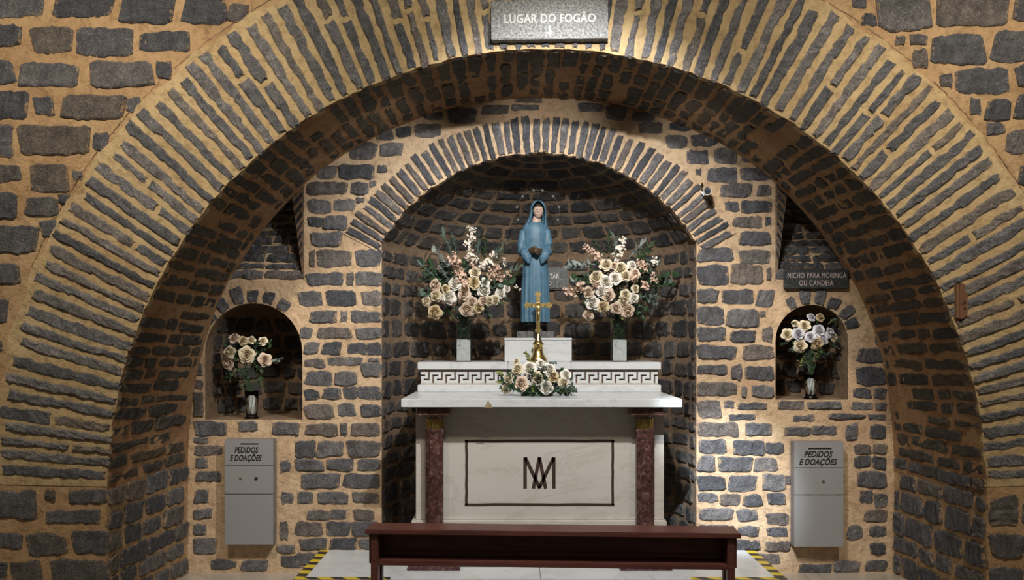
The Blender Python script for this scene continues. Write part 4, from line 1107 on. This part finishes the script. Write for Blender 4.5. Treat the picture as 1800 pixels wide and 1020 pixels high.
def big_arrangement(vx, label_v, label_b, crop_o, sc_, roses, blos, sprigs):
    D = 5.59; k = D / F
    v = thing('glass_vase', label_v, 'vase', (PX(vx, D), D, GT), 'square glass vases on the altar')
    hw_ = 13.2 * k; H = 0.29
    mb = MB()
    def sq(r, z): return [(-r, -r, z), (r, -r, z), (r, r, z), (-r, r, z)]
    mb.loft([sq(hw_, 0), sq(hw_, H), sq(hw_ - .004, H), sq(hw_ - .004, .006)])
    mb.build('glass', M['glass'], v)
    hf = 0.148
    mb = MB(); g = []
    for z in (0.007, 0.05, 0.10, hf): g.append([(x * (hw_ - .006) / 1, y * (hw_ - .006), z + (random.uniform(-.006, .006) if z == hf else 0)) for x, y in ((-1, -1), (-.5, -1), (0, -1), (.5, -1), (1, -1), (1, 0), (1, 1), (0, 1), (-1, 1), (-1, 0))])
    mb.loft(g).build('white_filler', M['filler'], v)
    t = thing('flower_arrangement', label_b, 'flowers', (PX(vx, D), D, GT + hf), 'large arrangements on the altar')
    xs = [crop_o[0] + r[0] / sc_ for r in roses]; ys = [crop_o[1] + r[1] / sc_ for r in roses]
    b = Bouquet(t, vx, 505, D, 85, 80, 0.17)
    to = lambda x, y: (crop_o[0] + x / sc_, crop_o[1] + y / sc_)
    for x, y, d_, kd in roses: b.rose(*to(x, y), d_ / sc_ * 1.12, kd)
    for x, y, d_, kd in blos: b.blossom(*to(x, y), d_ / sc_, kd)
    for x0, y0, x1, y1, kd in sprigs: b.sprig(*to(x0, y0), *to(x1, y1), kd, 0.45)
    # foliage body behind the flowers
    for i in range(40):
        a = random.uniform(0, 2 * PI); rr = random.uniform(25, 72)
        p1 = (vx + rr * 1.1 * math.cos(a), 508 + rr * 0.75 * math.sin(a))
        b.sprig(vx + rr * .2 * math.cos(a), 520 + rr * .15 * math.sin(a), *p1, random.choice(('dark', 'darkround', 'lance', 'euca')), random.choice((-.5, .1, .5, .7)))
    # leaves filling the upper half of the glass
    for i in range(20):
        x = random.uniform(-.75, .75) * hw_; y = random.uniform(-.75, .5) * hw_
        a = Vector((x, y, -0.004)); o = b.put('leaf_sprig', random.choice(SPRIG[random.choice(('darkround', 'dark'))]), t.location + a, Vector((-x * .6, -y * .6, .16)), .13, random.uniform(0, 6))
        o.scale = (.075, .075, .15)
    mb = MB()
    for i in range(110):
        a = Vector((random.uniform(-.8, .8) * hw_, random.uniform(-.85, .8) * hw_, random.uniform(0.004, 0.15)))
        dd = Vector((random.uniform(-1, 1), random.uniform(-1, .6), random.uniform(-.5, 1)))
        q = a + dd.normalized() * .022
        if max(abs(q.x), abs(q.y)) > hw_ * .84: dd.x, dd.y = -a.x, -a.y
        leaf_patch(mb, a, dd, Vector((0, 0, 1)), random.uniform(.016, .026), random.uniform(.006, .010), .2, 4)
    mb.build('leaf_filling', M['green'], t, smooth=True)['kind'] = 'stuff'
    b.stems([((vx + dx, 520 + dy), .0035) for dx, dy in ((-40, 0), (-20, -30), (0, -40), (15, -10), (35, -5), (-30, 20), (28, 25), (0, 0))], Vector((0, 0, .002)))

LR = [(455, 385, 70, 'cream'), (445, 455, 75, 'tan'), (310, 460, 78, 'white'), (375, 530, 80, 'blush'), (265, 560, 85, 'white'), (165, 480, 75, 'blush'), (175, 550, 70, 'cream'), (110, 590, 62, 'cream'),
      (170, 670, 85, 'tan'), (395, 655, 85, 'blush'), (430, 595, 62, 'blush'), (480, 630, 70, 'tan'), (522, 510, 82, 'white'), (520, 455, 62, 'white'), (515, 585, 66, 'blush'), (555, 590, 62, 'cream'), (597, 580, 60, 'cream'),
      (635, 530, 62, 'white'), (245, 505, 52, 'tan'), (675, 500, 45, 'white')]
LB = [(402, 78, 28, 'white'), (435, 92, 40, 'white'), (420, 150, 58, 'white'), (395, 198, 48, 'white'), (415, 240, 46, 'white'), (412, 280, 52, 'white'), (455, 292, 30, 'white'), (300, 300, 62, 'pink'), (335, 335, 62, 'pink'),
      (345, 395, 66, 'pink'), (375, 440, 66, 'pink'), (385, 475, 50, 'pink'), (530, 330, 70, 'white'), (500, 350, 40, 'white'), (590, 370, 72, 'pink'), (560, 410, 66, 'pink'), (620, 420, 60, 'pink'), (600, 350, 40, 'pink'), (655, 297, 26, 'white'),
      (656, 332, 26, 'white'), (683, 392, 30, 'pink'), (695, 412, 22, 'pink'), (735, 488, 26, 'white'), (760, 506, 16, 'white'), (580, 265, 46, 'white'), (305, 262, 30, 'pink'), (445, 335, 50, 'pink')]
LS = [(330, 330, 235, 130, 'olive'), (330, 290, 300, 150, 'olive'), (300, 400, 205, 240, 'pale'), (280, 440, 90, 300, 'lance'), (260, 460, 130, 390, 'olive'), (460, 330, 480, 140, 'olive'), (520, 320, 520, 170, 'lance'),
      (560, 320, 650, 190, 'olive'), (580, 330, 640, 250, 'lance'), (620, 420, 765, 340, 'olive'), (640, 430, 750, 400, 'lance'), (620, 480, 650, 450, 'pale'), (260, 450, 225, 370, 'pale'), (240, 420, 200, 350, 'pale'),
      (400, 420, 385, 320, 'euca'), (350, 600, 250, 660, 'dark'), (380, 620, 310, 640, 'euca'), (370, 640, 340, 690, 'dark'), (450, 560, 440, 540, 'dark'), (200, 460, 100, 340, 'olive'), (230, 480, 200, 490, 'pale'), (120, 600, 90, 640, 'lime')]
big_arrangement(815.5, 'square glass vase with white filler under the tall white blossom spike', 'cream rose arrangement with tall white blossom spike beside the statue', (720, 380), 3.925, LR, LB, LS)
RR = [(335, 325, 80, 'cream'), (435, 352, 85, 'cream'), (470, 402, 74, 'cream'), (395, 425, 78, 'white'), (335, 450, 85, 'white'), (260, 415, 85, 'cream'), (300, 515, 76, 'white'), (350, 550, 78, 'blush'), (210, 525, 68, 'blush'),
      (235, 600, 82, 'white'), (310, 625, 78, 'tan'), (460, 590, 76, 'cream'), (530, 570, 62, 'white'), (405, 640, 72, 'blush'), (490, 655, 82, 'blush'), (210, 690, 66, 'blush'), (470, 540, 62, 'cream'), (540, 500, 52, 'cream'),
      (520, 335, 58, 'white'), (540, 390, 64, 'blush'), (390, 340, 50, 'blush')]
RB = [(195, 215, 40, 'pink'), (222, 245, 50, 'pink'), (258, 258, 48, 'pink'), (285, 288, 52, 'pink'), (440, 228, 56, 'white'), (410, 275, 56, 'white'), (455, 165, 46, 'white'), (570, 325, 52, 'pink'), (605, 350, 56, 'pink'), (670, 290, 26, 'white'),
      (668, 325, 40, 'white'), (660, 405, 28, 'pink'), (655, 440, 34, 'pink'), (682, 445, 30, 'pink'), (610, 480, 70, 'pink'), (45, 500, 24, 'pink'), (75, 512, 50, 'pink'), (115, 530, 50, 'pink'), (160, 490, 72, 'pink'), (530, 430, 50, 'pink'), (255, 480, 50, 'pink')]
RS = [(330, 300, 250, 180, 'lance'), (360, 290, 350, 150, 'lance'), (400, 300, 410, 180, 'pale'), (430, 290, 400, 140, 'olive'), (480, 300, 590, 200, 'pale'), (520, 310, 640, 210, 'lance'), (540, 330, 630, 250, 'lance'), (260, 335, 90, 318, 'pale'),
      (220, 350, 90, 330, 'pale'), (250, 420, 110, 430, 'pale'), (230, 400, 150, 390, 'olive'), (600, 460, 800, 405, 'darkround'), (620, 470, 780, 440, 'euca'), (600, 500, 770, 470, 'darkround'), (560, 560, 690, 610, 'euca'), (560, 540, 700, 560, 'euca'),
      (540, 600, 600, 640, 'euca'), (520, 630, 600, 690, 'dark'), (400, 460, 400, 520, 'dark'), (420, 450, 450, 470, 'dark'), (430, 680, 440, 720, 'lime'), (440, 540, 430, 520, 'lime'), (420, 620, 440, 700, 'lime'), (210, 560, 180, 570, 'lime'), (600, 420, 690, 340, 'olive')]
big_arrangement(1088, 'square glass vase with white filler under the trailing pale leaves', 'cream rose arrangement with trailing pale leaves beside the small stone sign', (980, 380), 3.923, RR, RB, RS)

def niche_arrangement(vx, vy0, vy1, D, zb, label_v, label_b, crop_o, sc_, roses, sprigs, cc, rad):
    k = D / F; H = (vy1 - vy0) * k
    v = thing('glass_vase', label_v, 'vase', (PX(vx, D), D, zb), 'round glass vases in the niches')
    mb = MB(); R0 = 10.5 * k
    mb.lathe([(R0 * 1.15, 0), (R0 * 1.2, .006), (R0 * .95, .016), (R0 * .9, .03), (R0, H * .6), (R0 * 1.15, H), (R0 * 1.10, H), (R0 * .95, H * .6), (R0 * .84, .03), (R0 * .7, .022)], n=20)
    mb.build('glass', M['glass'], v, smooth=True)
    mb = MB()
    for i in range(4):
        a = i * 1.7; mb.tube([(R0 * .4 * math.cos(a), R0 * .4 * math.sin(a), .026), (R0 * .45 * math.cos(a + 1.4), R0 * .45 * math.sin(a + 1.4), H * .8)], [R0 * .22, R0 * .26], 8)
    mb.build('glass_marbles', M['white_plastic'] if vx < 900 else M['filler'], v, smooth=True)
    t = thing('flower_arrangement', label_b, 'flowers', (PX(vx, D), D, zb + H * .82), 'rose bunches in the niches')
    b = Bouquet(t, cc[0], cc[1], D, rad[0], rad[1], 0.10)
    to = lambda x, y: (crop_o[0] + x / sc_, crop_o[1] + y / sc_)
    for x, y, d_, kd in roses: b.rose(*to(x, y), d_ / sc_ * 1.02, kd)
    for x0, y0, x1, y1, kd in sprigs: b.sprig(*to(x0, y0), *to(x1, y1), kd, 0.5)
    for i in range(18):
        a = random.uniform(0, 2 * PI); rr = random.uniform(.45, .95)
        b.sprig(cc[0] + rad[0] * .2 * math.cos(a), cc[1] + 8, cc[0] + rad[0] * rr * math.cos(a), cc[1] + 6 + rad[1] * rr * math.sin(a), random.choice(('dark', 'darkround', 'dark')), random.choice((-.4, .2, .6)))
    b.stems([((cc[0] + dx, cc[1] + dy), .003) for dx, dy in ((-25, 5), (-10, -10), (8, 0), (24, 8), (0, 12))], Vector((0, 0, .002)))
niche_arrangement(442.5, 689, 737.5, 5.43, NL.zb, 'round glass vase with pale filling in the larger niche', 'eight cream roses with dark leaves in the larger niche', (360, 540), 4.857,
    [(245, 258, 92, 'blush'), (325, 280, 75, 'tan'), (395, 275, 72, 'cream'), (495, 285, 72, 'cream'), (195, 385, 105, 'cream'), (360, 408, 128, 'cream'), (515, 450, 105, 'blush'), (185, 490, 105, 'blush')],
    [(520, 330, 550, 290, 'dark'), (560, 480, 640, 440, 'euca'), (540, 450, 600, 470, 'pale'), (360, 520, 330, 580, 'dark'), (330, 520, 230, 590, 'dark'), (420, 560, 470, 610, 'darkround'), (400, 500, 370, 500, 'euca'), (390, 580, 310, 680, 'darkround'), (420, 600, 480, 680, 'dark'), (440, 480, 430, 420, 'dark')],
    (432, 622), (50, 42))
niche_arrangement(1425.5, 660, 703, 5.43, NR.zb, 'round glass vase with white filling in the smaller niche', 'white and cream roses with green sprigs in the smaller niche', (1350, 530), 5.367,
    [(415, 140, 82, 'lavender'), (500, 145, 82, 'tan'), (345, 225, 102, 'cream'), (180, 312, 105, 'cream'), (290, 305, 112, 'lavender'), (400, 335, 95, 'lavender'), (490, 268, 112, 'lavender'), (600, 292, 92, 'lavender'), (528, 352, 112, 'lavender'),
     (640, 345, 72, 'cream'), (470, 405, 112, 'tan'), (305, 425, 115, 'cream'), (258, 205, 62, 'cream')],
    [(560, 210, 690, 150, 'darkround'), (560, 220, 600, 190, 'lime'), (220, 370, 140, 410, 'euca'), (260, 420, 220, 470, 'euca'), (430, 440, 480, 520, 'lime'), (360, 470, 340, 590, 'darkround'), (350, 500, 310, 590, 'lime'), (420, 520, 420, 640, 'dark'), (380, 560, 360, 640, 'euca'), (480, 480, 540, 500, 'dark'), (600, 400, 660, 440, 'dark')],
    (1426, 588), (54, 40))

# centrepiece on the table top
D = 5.12; t = thing('flower_centrepiece', 'low round centrepiece of white roses and eucalyptus on the altar table', 'flowers', (PX(944, D), D, 1.0275))
b = Bouquet(t, 944, 670, D, 70, 48, 0.15)
to = lambda x, y: (860 + x / 4.64, 500 + y / 4.64)
MB().lathe([(.10, 0.0), (.10, .012), (.08, .04), (.04, .06)], n=20).build('moss_base', M['green'], t, smooth=True)
for x, y, d_, kd in [(325, 680, 108, 'white'), (225, 690, 92, 'cream'), (150, 765, 82, 'cream'), (255, 805, 110, 'blush'), (395, 760, 90, 'cream'), (465, 840, 115, 'white'), (525, 750, 90, 'tan'), (500, 690, 105, 'white'), (630, 735, 85, 'white'),
                     (615, 800, 82, 'cream'), (420, 645, 72, 'white'), (132, 850, 75, 'cream'), (218, 625, 52, 'cream')]: b.rose(*to(x, y), d_ / 4.64 * 1.02, kd)
for i in range(46):
    a = random.uniform(-0.12, PI + 0.12); rr = random.uniform(.5, 1.0); fr = random.choice((.9, .8, .6, .2, -.5))
    x1 = 944 + 66 * rr * math.cos(a); y1 = 684 - 46 * rr * math.sin(a)
    x1 = min(max(x1, 880), 1008); y1 = min(y1, 690)
    b.sprig(944 + 30 * rr * math.cos(a), 688 - 20 * rr * math.sin(a), x1, y1, random.choice(('euca', 'euca', 'darkround', 'dark', 'pale')), fr)
for i in range(16):
    x0 = 890 + 108 * i / 15
    b.put('leaf_sprig', random.choice(SPRIG[random.choice(('euca', 'darkround', 'dark'))]), P(x0, 690, 5.02) + Vector((0, .02 * abs(i - 7.5) / 4, .006)), Vector(((i - 7.5) * .09, -.6, random.uniform(.05, .5))), random.uniform(.05, .075), random.uniform(0, 6))
for x0, y0, x1, y1, kd in ((330, 640, 310, 555, 'lime'), (110, 800, 60, 800, 'lime'), (120, 740, 75, 710, 'lime'), (370, 800, 360, 860, 'lime'), (390, 780, 350, 830, 'lime'), (600, 830, 580, 870, 'lime'), (660, 830, 690, 860, 'dark'), (480, 640, 540, 640, 'euca')):
    b.sprig(*to(x0, y0), *to(x1, min(y1, 880)), kd, 0.85)
print('stones:', STONES)
